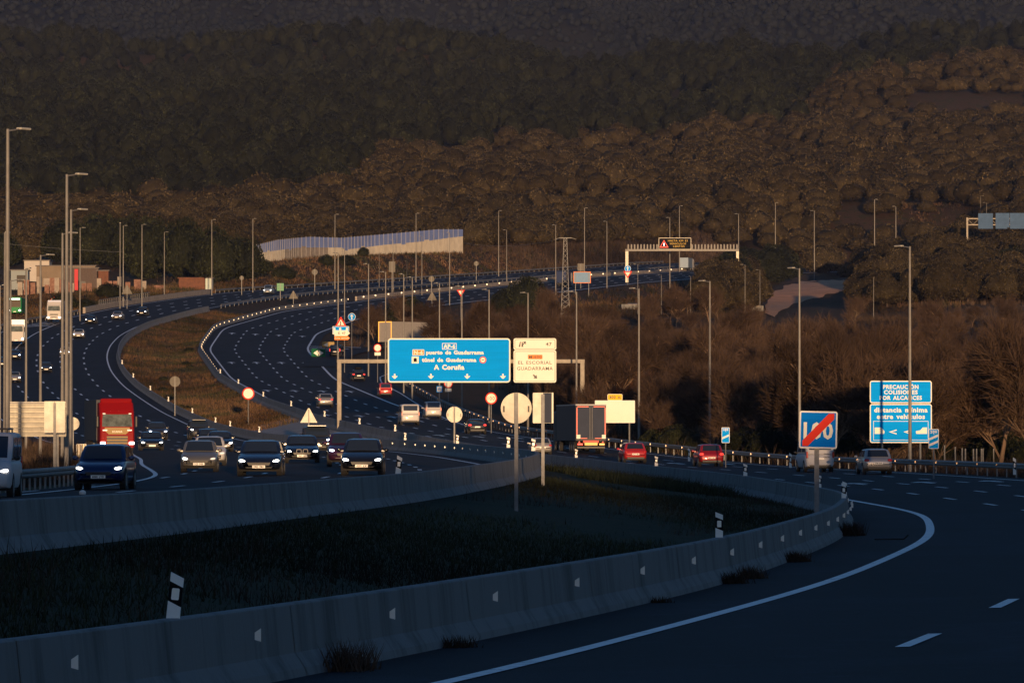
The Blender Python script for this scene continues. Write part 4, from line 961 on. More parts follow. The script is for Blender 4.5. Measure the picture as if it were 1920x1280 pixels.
# 5. 100 speed limit
def round_sign(px, py, rpx, s, lab, txt=None, rim='red', fld='cream', extra=None, rimw=.2):
    r, Z = sign_root('speed_sign' if txt else 'round_sign', lab, 'road sign', px, s); R = rpx / s; cz = Z(py)
    pole(r, 0, 0, cz, .05, .08); d = MB().prism(circ(R, 32, 0, cz), -.03, .03).build('disc', M[rim], r)
    MB().prism(circ(R * (1 - rimw), 32, 0, cz), -.042, -.02).build('field', M[fld], d)
    if txt: MB().text(txt, 0, cz, R * .62, -.05, 0, width=R * 1.2, bold=.0).build('number', M['dark'], d)
    if extra: extra(r, Z, R, cz, s)
    return r, Z, R, cz
round_sign(921, 746.5, 11, 18.5, 'red ringed 100 speed limit sign on a pole left of the large round sign back', '100')
def plate_below(r, Z, R, cz, s): MB().prism(rrect(R * 1.5, R * .8, .03, 2, 0, cz - R - R * .5), -.03, .02).build('small_plate', M['cream'], r)
round_sign(708, 652, 7.5, 13.2, 'glowing red and cream round sign with a small plate left of the gantry sign', None, extra=plate_below)
round_sign(840.5, 719, 8, 15.0, 'red ringed round sign with an arrow plate peeking out below the gantry sign', None, extra=plate_below)
round_sign(465.5, 737.5, 11.5, 16.5, 'bright red ringed round sign standing in the median near its barrier', None)
round_sign(101, 565, 8, 9.5, 'red ringed round sign above the white tractor truck', None)
r, Z = sign_root('distance_marker', 'small blue and white marker plate right of the four arrows, under the gantry sign', 'road sign', 824, 15.2)
pole(r, 0, 0, Z(730), .05, .08); pn = board(r, .72, .78, 0, Z(729.5), M['white'], M['skyblue'], .08, .05); MB().text('P', .0, Z(729.5), .36, -.047, 0).build('lettering', M['skyblue'], pn)
# glowing direction panel with yellow distance tab
sY = 22.5
r, Z = sign_root('direction_sign', 'big sunlit cream panel with a yellow 400 m tab behind the dark lorry', 'road sign', 1153, sY)
for dx in (-1.2, 1.2): pole(r, dx, 0, Z(752), .07, .12)
board(r, 75 / sY, 42 / sY, 0, Z(771.5), M['cream'], M['white'], .05, .05)
pn = board(r, 28 / sY, 12 / sY, 0, Z(744.5), M['yellow'], M['cream'], .04, .1, 'distance_tab')
MB().text('400 m', 0, Z(744.5), .24, -.047, 0, width=.95, bold=.03).build('lettering', M['dark'], pn)
# yellow-backed studs along the panel's edge are left to the paint; next: signs seen from behind
def back_round(px, py, rpx, s, lab, pr=.05, top=None, brackets=True):
    r, Z = sign_root('round_sign', lab, 'road sign', px, s); R = rpx / s; cz = Z(py)
    pole(r, 0, -.1, cz + R * .98, pr, -.10, sq=True)
    bm_ = M['farback'] if s < 12 or rpx == 10 else M['signback']; d = MB().prism(circ(R, 36, 0, cz), -.02, .02).build('disc', bm_, r); MB().ring(circ(R, 36, 0, cz), circ(R * .96, 36, 0, cz), -.04, -.01).build('rim', bm_, d)
    if brackets:
        for sx in (-1, 1): MB().box((sx * R * .8, -.05, cz - R * .05), (.05, .03, R * .4)).build('bracket', M['dark'], d)
    return r
back_round(968, 765, 29, 64, 'largest round sign seen from behind, on a tall pole in the dark grass', .055)
back_round(852, 777, 15, 25, 'cream round sign back on a pole just behind the median barrier', .055)
back_round(328, 715, 10, 15.2, 'greyish round sign back on the brown slope between the carriageways', .05, brackets=False)
back_round(137, 794, 12, 26, 'round sign back behind the lamp posts left of the red lorry', .05, brackets=False)
back_round(809, 523, 5.5, 8.2, 'far grey round sign back below the right end of the noise wall', .06, brackets=False)
back_round(590, 510, 5.5, 8.2, 'far grey round sign back below the left half of the noise wall', .06, brackets=False)
back_round(453, 521, 4, 8.6, 'tiny round sign back left of the pale blue van', .06, brackets=False)
back_round(893, 494, 4.5, 7.3, 'tiny round sign back on the brown bank right of the noise wall', .06, brackets=False)
back_round(1045, 527, 5.5, 7.1, 'pale round sign back at the far road left of the lattice pylon', .06, brackets=False)
def back_tri(px, y0, y1, s, lab):
    r, Z = sign_root('warning_sign', lab, 'road sign', px, s); h = (y1 - y0) / s; a = h / 1.732 * 1.02; z0 = Z(y1)
    pole(r, 0, -.1, z0 + h * .9, .045, -.09, sq=True)
    MB().prism([(-a, z0), (a, z0), (a * .08, z0 + h), (-a * .08, z0 + h)], -.02, .02).build('triangle', M['farback'] if s < 9 or s == 9.6 else M['signback'], r)
back_tri(579, 765, 792, 20, 'sunlit triangular sign back on the paved tip of the median')
back_tri(550, 545, 560, 8.9, 'triangular sign back on the parapet of the bridge below the noise wall')
back_tri(810, 547, 563, 8.4, 'cream triangular sign back right of the dark pine clump')
back_tri(238, 534, 551, 9.6, 'grey triangular sign back beside the parapet at the far left')
def back_rect(px0, py0, px1, py1, s, lab, posts=(0,), m='signback', half=None, name='road_sign'):
    r, Z = sign_root(name, lab, 'road sign', (px0 + px1) / 2, s); w_ = (px1 - px0) / s; h = (py1 - py0) / s; cz = Z((py0 + py1) / 2)
    pn = MB().prism(rrect(w_, h, .03, 2, 0, cz), -.03, .03).build('panel', M[m], r)
    for p in posts: pole(r, p * w_, -.1, cz + h * .45, .06, -.11, sq=True)
    if half: MB().box((w_ * .22, -.045, cz), (w_ * .42, .03, h * .985)).build('dark_half', M['doors'], pn); MB().box((w_ * .48, -.05, cz), (w_ * .07, .04, h)).build('edge_strip', M['cream'], pn)
    return r, w_, h, cz, pn
back_rect(999, 736, 1037, 793, 50, 'rectangular sign back, half cream and half dark grey, beside the largest round sign', (0,), half=True)
back_rect(729, 490, 741, 510, 8.0, 'small pale upright sign back among the lamp posts below the noise wall', m='farback')
r, w_, h, cz, pn = back_rect(1076, 510, 1107, 530, 7.4, 'pale blue rectangular sign back with an orange rim right of the lattice pylon', (-.4, .4), m='palebluesheet')
MB().ring(rrect(w_ + .2, h + .2, .03, 2, 0, cz), rrect(w_ - .1, h - .1, .03, 2, 0, cz), -.06, .05).build('rim', M['orange'], pn)
back_rect(1083, 494, 1095, 508, 7.2, 'small grey upright sign back above the orange rimmed one', m='farback')
# large corrugated sign back at the left with a taller plain board in front
r, w_, h, cz, pn = back_rect(15, 753, 124, 818, 42, 'wide sign back of horizontal slats behind the left guardrail', (-.3, .35))
sl_ = MB()
for k in range(7): sl_.box((0, -.09, cz - h / 2 + (k + .5) * h / 7), (w_, .12, h / 7 - .07), rx=.25)
sl_.build('slats', M['signback'], pn)
r, w_, h, cz, pn = back_rect(83, 752, 122, 811, 42.4, 'tall plain sign back in front of the slatted one', (0,)); MB().box((0, -.04, cz), (.02, .03, h * .98)).build('joint', M['dark'], pn)
r, w_, h, cz, pn = back_rect(143, 832, 162, 862, 30, 'striped gold crash cushion board between the guardrail and the blue car', (0,), m='cream')
k = MB()
for i in range(4): k.box((-w_ * .36 + i * w_ * .24, -.045, cz), (w_ * .1, .03, h * .96))
k.build('stripes', M['gold'], pn)
# 7. cluster at the gore
s7 = 12.6
r, Z = sign_root('direction_sign', 'stack of a red triangle, a blue board and two cream arrows at the gore', 'road sign', 639, s7)
for dx in (-.5, .55): pole(r, dx, 0, Z(600), .06, .1)
T_ = MB().prism([(-.82, Z(611)), (.82, Z(611)), (.06, Z(594)), (-.06, Z(594))], -.03, .03).build('warning_triangle', M['red'], r)
MB().prism([(-.52, Z(609.5)), (.52, Z(609.5)), (.0, Z(598.5))], -.045, -.02).build('field', M['cream'], T_)
MB().box((-.04, -.055, Z(606)), (.12, .02, .6)).build('symbol', M['black'], T_)
pn = board(r, 31 / s7, 15 / s7, 0, Z(619), M['skyblue'], M['cream'], .07, .08, 'lane_board'); k = MB()
for dx in (-.95, -.1, .9): k.box((dx, -.055, Z(620)), (.3, .02, .9))
k.build('symbols', M['cream'], pn)
def arrow_board(px0, px1, py, hpx, m, txt, tm):
    w_ = (px1 - px0) / s7; h = hpx / s7; c0 = (px0 - 639) / s7; z = Z(py); t = h * .5
    o = MB().prism([(c0, z - h / 2), (c0 + w_ - t, z - h / 2), (c0 + w_, z), (c0 + w_ - t, z + h / 2), (c0, z + h / 2)], -.09, -.045).build('arrow_board', M[m], r)
    MB().text(txt, c0 + w_ * .48, z, h * .4, -.10, 0, bold=.02).build('lettering', M[tm], o)
arrow_board(627, 656, 624.5, 11, 'cream', 'K 47', 'dark'); arrow_board(627, 656, 633.5, 7.5, 'orange', 'Zona servicio', 'cream')
# blue direction disc
def blue_disc(px, py, rpx, s, lab):
    r, Z = sign_root('round_sign', lab, 'road sign', px, s); R = rpx / s; cz = Z(py); pole(r, 0, 0, cz, .06, .08)
    d = MB().prism(circ(R, 28, 0, cz), -.03, .03).build('disc', M['cream'], r); MB().prism(circ(R * .9, 28, 0, cz), -.045, -.02).build('field', M['skyblue'], d)
    MB().prism(arrow_poly(0, cz, R * 1.35, 0, .34, .2, .4), -.06, -.04).build('arrow', M['cream'], d)
blue_disc(659.5, 594, 7.2, 11.8, 'blue disc with a white up arrow above the slip road')
blue_disc(1177, 503.5, 6, 6.9, 'far blue disc with up arrow at the foot of the message gantry')
def yield_sign(px, y0, y1, s, lab):
    r, Z = sign_root('give_way_sign', lab, 'road sign', px, s); h = (y0 - y1) / -s; z1 = Z(y0); z0 = Z(y1); a = h * .62; pole(r, 0, 0, z1 - .1, .06, .08)
    d = MB().prism([(0, z0), (a, z1), (-a, z1)], -.03, .03).build('triangle', M['red'], r); MB().prism([(0, z0 + h * .3), (a * .6, z1 - h * .14), (-a * .6, z1 - h * .14)], -.045, -.02).build('field', M['cream'], d)
yield_sign(864, 543.5, 556, 8.8, 'red and cream give way triangle above the right carriageway')
yield_sign(1177, 508.5, 522, 6.95, 'far red give way triangle below the blue disc at the message gantry')
# gore board
X, D, z = hit(597, 671)
gb = empty('gore_board', 'dark green board with a cream double arrow diamond at the gore nose', 'road sign', (X, D, z + .0), face_yaw(X, D)); sg = F / D; zc = P(597, 661.5, sg)[2] - z
for dx in (-.6, .6): pole(gb, dx, 0, zc, .06, .1)
pn = MB().prism(rrect(26 / sg, 16 / sg, .08, 3, 0, zc), -.03, .03).build('panel', M['green'], gb); k = MB()
for sx in (-1, 1): k.prism([(sx * .06, zc - .5), (sx * .06, zc - .12), (sx * .06, zc + .5), (sx * .8, zc)][::1 if sx < 0 else -1] if False else ([(.06, zc - .5), (.8, zc), (.06, zc + .5)] if sx > 0 else [(-.06, zc + .5), (-.8, zc), (-.06, zc - .5)]), -.05, -.02)
k.box((0, -.035, zc), (.3, .03, .3)); k.build('double_arrow', M['cream'], pn)
# green panel by the far van
r, w_, h, cz, pn = back_rect(519, 531, 532, 545, 8.8, 'small green roadside panel right behind the pale blue van', (0,), m='brightgreen') if 'brightgreen' in M else (M.__setitem__('brightgreen', mat('bright_green', (.02, .22, .09), .5)), back_rect(519, 531, 532, 545, 8.8, 'small green roadside panel right behind the pale blue van', (0,), m='brightgreen'))[1]

# variable message gantry
sV = 6.85; DV = F / sV; vz = lambda py: P(960, py, sV)[2]; vx = lambda px: (px - 960) / sV
vg = empty('message_gantry', 'white far gantry with a slatted beam over both carriageways', 'gantry', (0, DV, 0))
zb_ = gz1(vx(1175), DV); MB().box((vx(1175.5), 0, (zb_ + vz(470)) / 2), (.8, .6, vz(470) - zb_)).build('gantry_post', M['signback'], vg)
zb2 = gz1(vx(1383), DV); MB().box((vx(1383), 0, (zb2 + vz(470)) / 2), (.7, .6, vz(470) - zb2)).build('gantry_post', M['signback'], vg)
MB().box((vx(1279), 0, vz(469)), (213 / sV, .6, .55)).build('gantry_beam', M['pole'], vg)
sl0 = None
for px in np.arange(1178, 1386, 6.0):
    if 1232 < px < 1298: continue
    if sl0 is None: sl0 = MB().box((0, -.1, 0), (.36, .3, 1.6)).build('railing_slat', M['pole'], vg); o = sl0
    else: o = sl0.copy(); COL.objects.link(o); setpar(o, vg)
    o.location = (vx(px), 0, vz(463.5))
vm = empty('message_sign', 'black electronic sign with orange text and a lit red triangle on the far gantry', 'road sign', (0, DV - .6, 0))
pn = board(vm, 61 / sV, 22 / sV, vx(1265.5), vz(457), M['black'], M['signback'], .12, .1)
k = MB()
for st, py, cxp, wd in (('HASTA KM 52', 451.5, 1271, 37), ('VEHICULOS', 457, 1271, 31), ('LENTOS', 462, 1273, 21)): k.text(st, vx(cxp), vz(py), .50, -.06, 0, width=wd / sV, bold=-.01)
k.build('lettering', M['ledo'], pn)
tri = lambda q: [(vx(1245) - q, vz(458) - q * .75), (vx(1245) + q, vz(458) - q * .75), (vx(1245), vz(458) + q * .95)]
MB().ring(tri(1.25), tri(.85), -.07, -.03).build('triangle', M['ledr'], pn); MB().box((vx(1245), -.06, vz(458.5)), (.22, .03, .8)).build('symbol', M['ledw'], pn)
# gantry signs seen from behind at the far right
sB = 6.4; DB = F / sB; bx_ = lambda px: (px - 960) / sB; bz = lambda py: P(960, py, sB)[2]
bgant = empty('sign_gantry', 'far truss gantry with pale blue sign backs at the right edge', 'gantry', (0, DB, 0)); k = MB()
for py in (410, 421.5): k.box(((bx_(1813) + bx_(1965)) / 2, 0, bz(py)), (bx_(1965) - bx_(1813), .3, .3))
for i, px in enumerate(range(1814, 1960, 11)): k.cyl((bx_(px), 0, bz(421 if i % 2 else 410)), (bx_(px + 11), 0, bz(410 if i % 2 else 421)), .1, n=5)
k.build('gantry_beam', M['gantry'], bgant); MB().box((bx_(1814), .1, (bz(408) + gz1(bx_(1814), DB)) / 2), (.5, .4, bz(408) - gz1(bx_(1814), DB))).build('gantry_post', M['gantry'], bgant)
M['bluegrey'] = mat('sign_back_shade_blue', (.07, .13, .24), .8, spec=.1, var=.2, scale=.6)  # shade put into the sheet colour as a darker blue-grey
for a, b_, y0 in ((1834.5, 1862, 400), (1867, 1893, 399.5), (1894, 1960, 399.5)): MB().box((bx_((a + b_) / 2), -.3, bz((y0 + 429) / 2)), ((b_ - a) / sB, .12, (429 - y0) / sB)).build('sign_back', M['bluegrey'], bgant)

# ------------------------------------------------------------------ lamp posts: px, top y, scale, arm direction, arm px, where
LAMPS = [(14, 242, 48, 1, 34, 'tallest grey lamp post, first from the left edge, behind the white van'), (125, 327, 39, 1, 32, 'lamp post behind the slatted sign back, second tallest at the left'), (133, 393, 32.6, 1, 25, 'lamp post just left of the red lorry with a short arm'),
 (76, 478, 25.7, 1, 21, 'lower lamp post left of the paired poles, arm pointing right at mid height'), (117, 437, 28.8, 1, 23, 'lamp post standing just left of the second tallest one'), (20, 525, 21, 1, 22, 'short looking lamp post beside the green coach'), (49, 503, 22, 1, 4, 'thin lamp post right of the white box lorry'), (9, 436, 24, 1, 3, 'thin pole hidden behind the tallest lamp post'), (0, 535, 20, 1, 8, 'lamp post at the very left edge near the coach'),
 (150, 427, 10.2, 1, 8, 'lamp post behind the white tractor truck'), (225, 418, 9.6, -1, 1, 'armless looking pole of the close pair by the triangular sign back'), (231, 423, 9.5, 1, 6, 'right pole of the close pair by the triangular sign back'), (266, 421, 9.45, 1, 6, 'lamp post right of the close pair before the parapet'), (308, 435, 9.0, 1, 6, 'lamp post behind the parapet handrail'), (397, 412, 8.7, 1, 6, 'lamp post where the parapet handrail ends'), (474, 410, 8.4, 1, 5, 'lamp post just left of the noise wall'), (628, 402, 7.95, 1, 6, 'lamp post in front of the noise wall, left of its middle'), (780, 400, 7.4, 1, 5, 'lamp post in front of the noise wall, near its right third'), (935, 395, 6.9, 1, 5, 'lamp post right of the noise wall, tallest on the brown bank'), (1096, 390, 6.55, 1, 5, 'lamp post above the orange rimmed sign back'), (1274, 386, 6.3, 1, 6, 'lamp post rising behind the black message sign'), (1454, 380, 5.9, 1, 5, 'far lamp post on the hill foot right of the message gantry'), (1640, 374, 5.7, 1, 6, 'far lamp post on the pale slope at the upper right'), (1839, 367, 5.5, 1, 6, 'left lamp post above the far pale blue sign backs'), (1850, 380, 5.6, -1, 6, 'right lamp post above the far pale blue sign backs'),
 (634, 474, 12.2, -1, 9, 'left lamp post of the pair rising above the gore signs'), (646, 466, 9.4, -1, 7, 'right lamp post of the pair rising above the gore signs'), (691, 495, 12.8, -1, 9, 'lamp post just left of the pale box trailer'), (723, 510, 13.4, -1, 9, 'lamp post passing right behind the box trailer'), (757, 514, 14.0, -1, 8, 'lamp post above the left part of the blue gantry sign'), (773, 520, 14.5, -1, 8, 'lamp post above the tunnel symbol of the blue gantry sign'), (824, 531, 15.1, -1, 9, 'lamp post below the cream triangular sign back'), (866, 537, 15.7, -1, 11, 'lamp post behind the give way triangle'), (917, 543, 16.7, -1, 12, 'lamp post left of the dark pine, above the blue sign'), (990, 549, 17.7, -1, 13, 'lamp post in front of the dark pine'), (1081, 547, 19, -1, 15, 'lamp post above the right gantry post'), (1198, 541, 20, -1, 16, 'lamp post right of the glowing cream panel'), (1331, 527, 21.6, -1, 18, 'lamp post behind the dark red crossover'), (1499, 503, 24.8, -1, 18, 'lamp post behind the crossed out 100 sign'), (1706, 462, 28, -1, 24, 'lamp post crossing the blue caution sign'),
 (711, 475, 7.8, -1, 6, 'thin far lamp post left of the small upright sign back'), (737, 450, 7.9, -1, 6, 'thin far lamp post carrying the small upright sign back'), (763, 489, 7.6, -1, 4, 'shortest far lamp post below the middle of the noise wall'), (791, 443, 8.0, -1, 6, 'far lamp post crossing the right part of the noise wall'), (843, 436, 8.3, -1, 6, 'far lamp post crossing the right end of the noise wall'), (950, 431, 7.3, -1, 6, 'far lamp post on the bank, right of the tallest one there'), (1042, 422, 7.5, -1, 6, 'far lamp post close left of the lattice pylon'), (1138, 415, 7.1, -1, 6, 'far lamp post left of the message gantry'), (1256, 408, 6.8, -1, 6, 'far lamp post passing in front of the black message sign'), (1385, 401, 6.5, -1, 6, 'far lamp post at the right end of the message gantry'), (1527, 395, 6.0, -1, 6, 'far lamp post on the brown mound right of the gantry'), (1680, 387, 5.7, -1, 5, 'far lamp post between the pale slope and the sign backs'),
 (1397, 496, 9.5, -1, 8, 'lamp post in front of the dark round pines, left of the dirt track'), (1425, 506, 9.0, -1, 7, 'lamp post standing at the left edge of the dirt track'), (1196, 495, 8.2, -1, 8, 'lamp post below the message gantry post'), (1240, 515, 8.5, -1, 6, 'short lamp post below the black message sign'), (1295, 518, 8.5, -1, 3, 'short lamp post in the scrub right of the tank lorry'), (1638, 520, 9.0, 1, 2, 'short thin lamp post in the scrub right of the dirt track')]
def lamp_proto():
    r = empty('street_lamp', '', 'street lamp', (0, 0, 0))
    MB().cyl((0, 0, -1.5), (0, 0, 14.5), .125, .065, n=8).build('pole', M['pole'], r)
    MB().cyl((-.05, 0, 14.42), (1.0, 0, 14.55), .04, .03, n=6).build('arm', M['pole'], r)
    MB().box((1.15, 0, 14.56), (.75, .26, .09), ch=.03).build('lamp_head', M['signback'], r)
    return r
for i, (px, py, s, dr, al, lab) in enumerate(LAMPS):
    r = lamp_proto() if i == 0 else dup(lp0); lp0 = r if i == 0 else lp0
    X, D, _ = P(px, 600, s); z = gz1(X, D); h = P(px, py, s)[2] - z
    k = h / 14.5; r.location = (X, D, z); r.scale = (k, k, k)
    a = al / s / k / 1.5; ya = 0.0 if dr > 0 else math.pi
    turn = math.acos(max(.05, min(1, a))) ; r.rotation_euler = (0, 0, (ya + turn) if dr > 0 else (ya - turn))
    r['label'] = lab; r['category'] = 'street lamp'; r['group'] = 'lamp posts along the motorway'

# ------------------------------------------------------------------ delineator posts
def delin():
    r = empty('delineator_post', '', 'delineator', (0, 0, 0))
    def sl(z0, z1, z2, z3, y): return [(-.075, z0), (.075, z1), (.075, z2), (-.075, z3)]
    MB().prism(sl(0, 0, .14, .20, 0), -.03, .03).build('post', M['white'], r)
    MB().prism(sl(.20, .14, .36, .42, 0), -.03, .03).build('black_band', M['black'], r)
    MB().prism(sl(.42, .36, .46, .52, 0), -.03, .03).build('cap', M['white'], r)
    MB().prism(rrect(.085, .13, .01, 1, .0, .28), -.042, -.02).build('reflector', M['reflect'], r)
    return r
def bar_pt(tab, ztab, px, s0, side):
    best = None
    for D in np.arange(F / s0 * .8, F / s0 * 1.25, .5):
        X = float(at(tab, D)) - side * .25; e = abs(proj(X, D, float(at(ztab, D)) + .87)[0] - px)
        if best is None or e < best[0]: best = (e, X, D, float(at(ztab, D)) + .86)
    return best[1:]
DEL = [('R', 320, 174, 'nearest delineator post, leaning, at the lower left'), ('R', 1350, 98, 'delineator post on the near barrier above the dark ditch, second nearest'), ('R', 1582, 66, 'delineator post right of the 100 sign pole'), ('R', 1608, 50, 'delineator post at the bend of the near barrier'), ('R', 1537, 45, 'delineator post seen just right of the 100 sign pole'), ('R', 1398, 38, 'delineator post on the barrier below the dark red crossover'), ('R', 1230, 31, 'delineator post on the barrier right of the bright red hatchback'), ('R', 1081, 27, 'delineator post on the barrier below the dark lorry'),
 ('R', 741, 21, 'delineator post on the median barrier above the black hatchback'), ('R', 674, 19.5, 'delineator post on the median barrier right of the gantry post'), ('R', 609, 18, 'delineator post on the barrier left of the gantry post'), ('R', 546, 16.5, 'sunlit delineator post above the triangular sign back'), ('R', 494, 15, 'sunlit delineator post right of the bright round sign'), ('R', 447, 14, 'sunlit delineator post left of the bright round sign'), ('R', 413, 13.2, 'sunlit delineator post where the barrier turns up the bend'),
 ('L', 745, 66, 'leaning delineator post on the stained barrier right of the black hatchback'), ('L', 1000, 42, 'delineator post at the bend of the stained barrier'), ('L', 953, 35, 'delineator post left of the largest round sign pole'), ('L', 858, 28, 'delineator post beside the cream round sign back'), ('L', 760, 24, 'delineator post on the stained barrier left of the cream round sign'), ('L', 486, 18.5, 'delineator post on the median barrier above the navy saloon'), ('L', 432, 17.2, 'right one of the delineator posts beside the paved median tip'), ('L', 404, 16.6, 'left one of the delineator posts beside the paved median tip'), ('L', 361, 15.8, 'delineator post above the tall off-road car'), ('L', 316, 14.8, 'delineator post below the greyish round sign back'), ('L', 282, 14.0, 'delineator post on the left median barrier, left of the round sign back'), ('L', 250, 13.3, 'delineator post high on the left median barrier'), ('L', 229, 12.7, 'topmost delineator post on the left median barrier')]
d0 = None
for cw, px, s, lab in DEL:
    X, D, z = bar_pt(RIX, RIZ, px, s, 1) if cw == 'R' else bar_pt(LIX, LIZ, px, s, -1)
    r = delin() if d0 is None else dup(d0); d0 = d0 or r
    r.location = (X, D, z); r['label'] = lab; r['category'] = 'delineator'; r['group'] = 'delineator posts on the barriers'; r.rotation_euler = (0, math.radians(6) if 'leaning' in lab else 0, 0)
    if D > 250: r.scale = (1.25, 1, 1.15)
for px, s, lab in ((1165, 24, 'sunlit post at the guardrail above the bright red hatchback'), (1292, 25, 'sunlit post at the guardrail left of the dark red crossover'), (1482, 28, 'sunlit post at the guardrail left of the white van'), (1902, 33, 'sunlit post beyond the guardrail at the right edge')):
    D = F / s; X = (px - 960) / s; r = dup(d0); r.location = (X, D, gz1(X, D) + .3); r.scale = (1.1, 1, 1.9); r['label'] = lab; r['category'] = 'delineator'; r['group'] = 'posts beside the guardrail'; r.rotation_euler = (0, 0, 0)
# white marker in the foreground road
X, D, Z = place(rL, LIX, 155, 927, 54); mk_ = MB(); mk_.ell((X, D, Z + .05), (.12, .1, .1), 0, 10, 6); tagp(mk_.build('road_stud', M['white'], None, True), 'small white dome on the road edge below the blue car', 'road stud')

# ------------------------------------------------------------------ noise wall
A = np.array([(481, 493, 7.42), (520, 487, 7.34), (560, 483, 7.24), (640, 478, 7.1), (700, 475, 6.98), (780, 473, 6.85), (868, 470, 6.7)]); nw_n = 58
def nw(t):
    u = t * (len(A) - 1); q = [float(np.interp(u, range(len(A)), A[:, i])) for i in range(3)]; return q
nwr = empty('noise_wall', 'long noise wall of clear blue panels above pale concrete ones on the bank', 'wall', (0, 0, 0))
pts = []
for i in range(nw_n + 1):
    t = i / nw_n; px, py, s = nw(t); top = float(np.interp(px, [487, 520, 580, 640, 700, 780, 820, 868], [458, 450, 444, 446, 441, 434, 430, 430])); mid = float(np.interp(px, [487, 530, 560, 640, 650, 720, 800, 840, 868], [474, 468, 464, 464, 468, 459, 452, 446, 443]))
    x, d, z = P(px, py, s); pts.append((x, d, min(z, gz1(x, d)) - .3, P(px, mid, s)[2], P(px, top, s)[2]))
p0 = None
for i in range(nw_n):
    a, b_ = pts[i], pts[i + 1]; hj = .35 * ((i * 7) % 3 - 1) * (i % 5 == 0)
    MB().add([(a[0], a[1], a[2]), (b_[0], b_[1], b_[2]), (b_[0], b_[1], b_[3] + hj), (a[0], a[1], a[3] + hj), (a[0], a[1] + .2, a[2]), (b_[0], b_[1] + .2, b_[2]), (b_[0], b_[1] + .2, b_[3] + hj), (a[0], a[1] + .2, a[3] + hj)], [(0, 1, 2, 3), (7, 6, 5, 4), (3, 2, 6, 7)]).build('concrete_panel', M['concrete2'] if 12 < i < 26 else M['beigepanel'] if 'beigepanel' in M else M.setdefault('beigepanel', mat('cream_concrete', (.78, .70, .54), .8, var=.25, scale=.4)), nwr)
    MB().add([(a[0], a[1], a[3] + hj), (b_[0], b_[1], b_[3] + hj), (b_[0], b_[1], b_[4]), (a[0], a[1], a[4]), (a[0], a[1] + .05, a[3] + hj), (b_[0], b_[1] + .05, b_[3] + hj), (b_[0], b_[1] + .05, b_[4]), (a[0], a[1] + .05, a[4])], [(0, 1, 2, 3), (7, 6, 5, 4), (3, 2, 6, 7)]).build('clear_panel', M['panelblue'], nwr)
    MB().box((a[0], a[1] - .03, (a[2] + a[4]) / 2), (.14, .12, a[4] - a[2] + .3)).build('post', M['steel'] if i % 2 else M['pole'], nwr)

# ------------------------------------------------------------------ lattice pylon and wires
sT = 8.6; X, D, _ = P(1060, 590, sT); z = gz1(X, D); zt = P(1056, 446, sT)[2] - z
py_ = empty('lattice_pylon', 'narrow steel lattice pylon rising from the scrub above the exit sign', 'pylon', (X, D, z)); k = MB()
def pw(t): return .95 * (1 - t) + .32 * t
c4 = lambda t: [(sx_ * pw(t), sy_ * pw(t), zt * t) for sx_, sy_ in ((-1, -1), (1, -1), (1, 1), (-1, 1))]
for q in range(4): k.cyl(c4(0)[q], c4(1)[q], .07, n=4)
n_ = 16
for i in range(n_):
    a, b_ = c4(i / n_), c4((i + 1) / n_)
    for q in range(4): k.cyl(a[q], b_[(q + 1) % 4], .045, n=4, caps=False)
k.build('lattice_mast', M['steel'], py_); k = MB(); k.box((0, 0, zt), (2.6, .15, .15)); k.cyl((-1.3, 0, zt), (-2.2, 0, zt - .3), .05, n=4).cyl((1.3, 0, zt), (2.4, 0, zt - .3), .05, n=4); k.build('crossarm', M['steel'], py_)
def wire(p, q, sag, lab):
    m_ = MB(); p = Vector(p); q = Vector(q); prev = None
    for i in range(25):
        t = i / 24; c = p.lerp(q, t); c.z -= sag * 4 * t * (1 - t)
        if prev is not None: m_.cyl(prev, c, .035, n=4, caps=False)
        prev = c
    tagp(m_.build('power_line', M['steel']), lab, 'cable')
wire((X, D, z + zt), P(870, 456, 7.0), 1.2, 'thin power cable sagging from the lattice pylon towards the noise wall'); wire(P(0, 456, 7.6), P(560, 470, 7.3), 1.5, 'long thin power cable crossing the dark trees at the left')

# ------------------------------------------------------------------ builder's yard at the left
sW = 7.9
def yard(px, py, s): x, d, z = P(px, py, s); return x, d, gz1(x, d)
def building(name, lab, cat, px0, px1, pytop, s, wallm, depth=8, roofm=None, door=None, base=540):
    x0 = (px0 - 960) / s; x1 = (px1 - 960) / s; D = F / s; z0 = gz1((x0 + x1) / 2, D) - 1; z1 = P(960, pytop, s)[2]
    r = empty(name, lab, cat, ((x0 + x1) / 2, D, z0)); w_ = x1 - x0; h = z1 - z0
    wl = MB().box((0, depth / 2, h / 2), (w_, depth, h)).build('wall', wallm, r)
    MB().box((0, depth / 2, h + .12), (w_ + .5, depth + .5, .24)).build('roof', roofm or M['roofgrey'], r)
    for dx, dw, dz0, dz1, m in door or []: MB().box((dx * w_, -.02, (dz0 + dz1) / 2 * h), (dw * w_, .06, (dz1 - dz0) * h)).build('door' if dz0 < .05 else 'window', m, r)
    return r
building('shed', 'white rendered block with a flat roof behind the yard', 'building', 45, 92, 489, 7.6, M['whitewall'])
building('warehouse', 'long low beige warehouse behind the stacks of bricks', 'building', 68, 178, 499, 7.8, M['beige'], door=[(-.3, .16, .02, .5, M['concrete2']), (.1, .12, .02, .45, M['roofgrey'])])
building('workshop', 'brown grey open workshop right of the beige warehouse', 'building', 120, 184, 503, 8.0, mat('brown_render', (.10, .075, .065), .9, var=.3), door=[(.0, .25, .02, .5, M['dark'])])
building('shed', 'orange brick shed at the right end of the yard', 'building', 182, 203, 508, 8.0, M['brick'], 5)
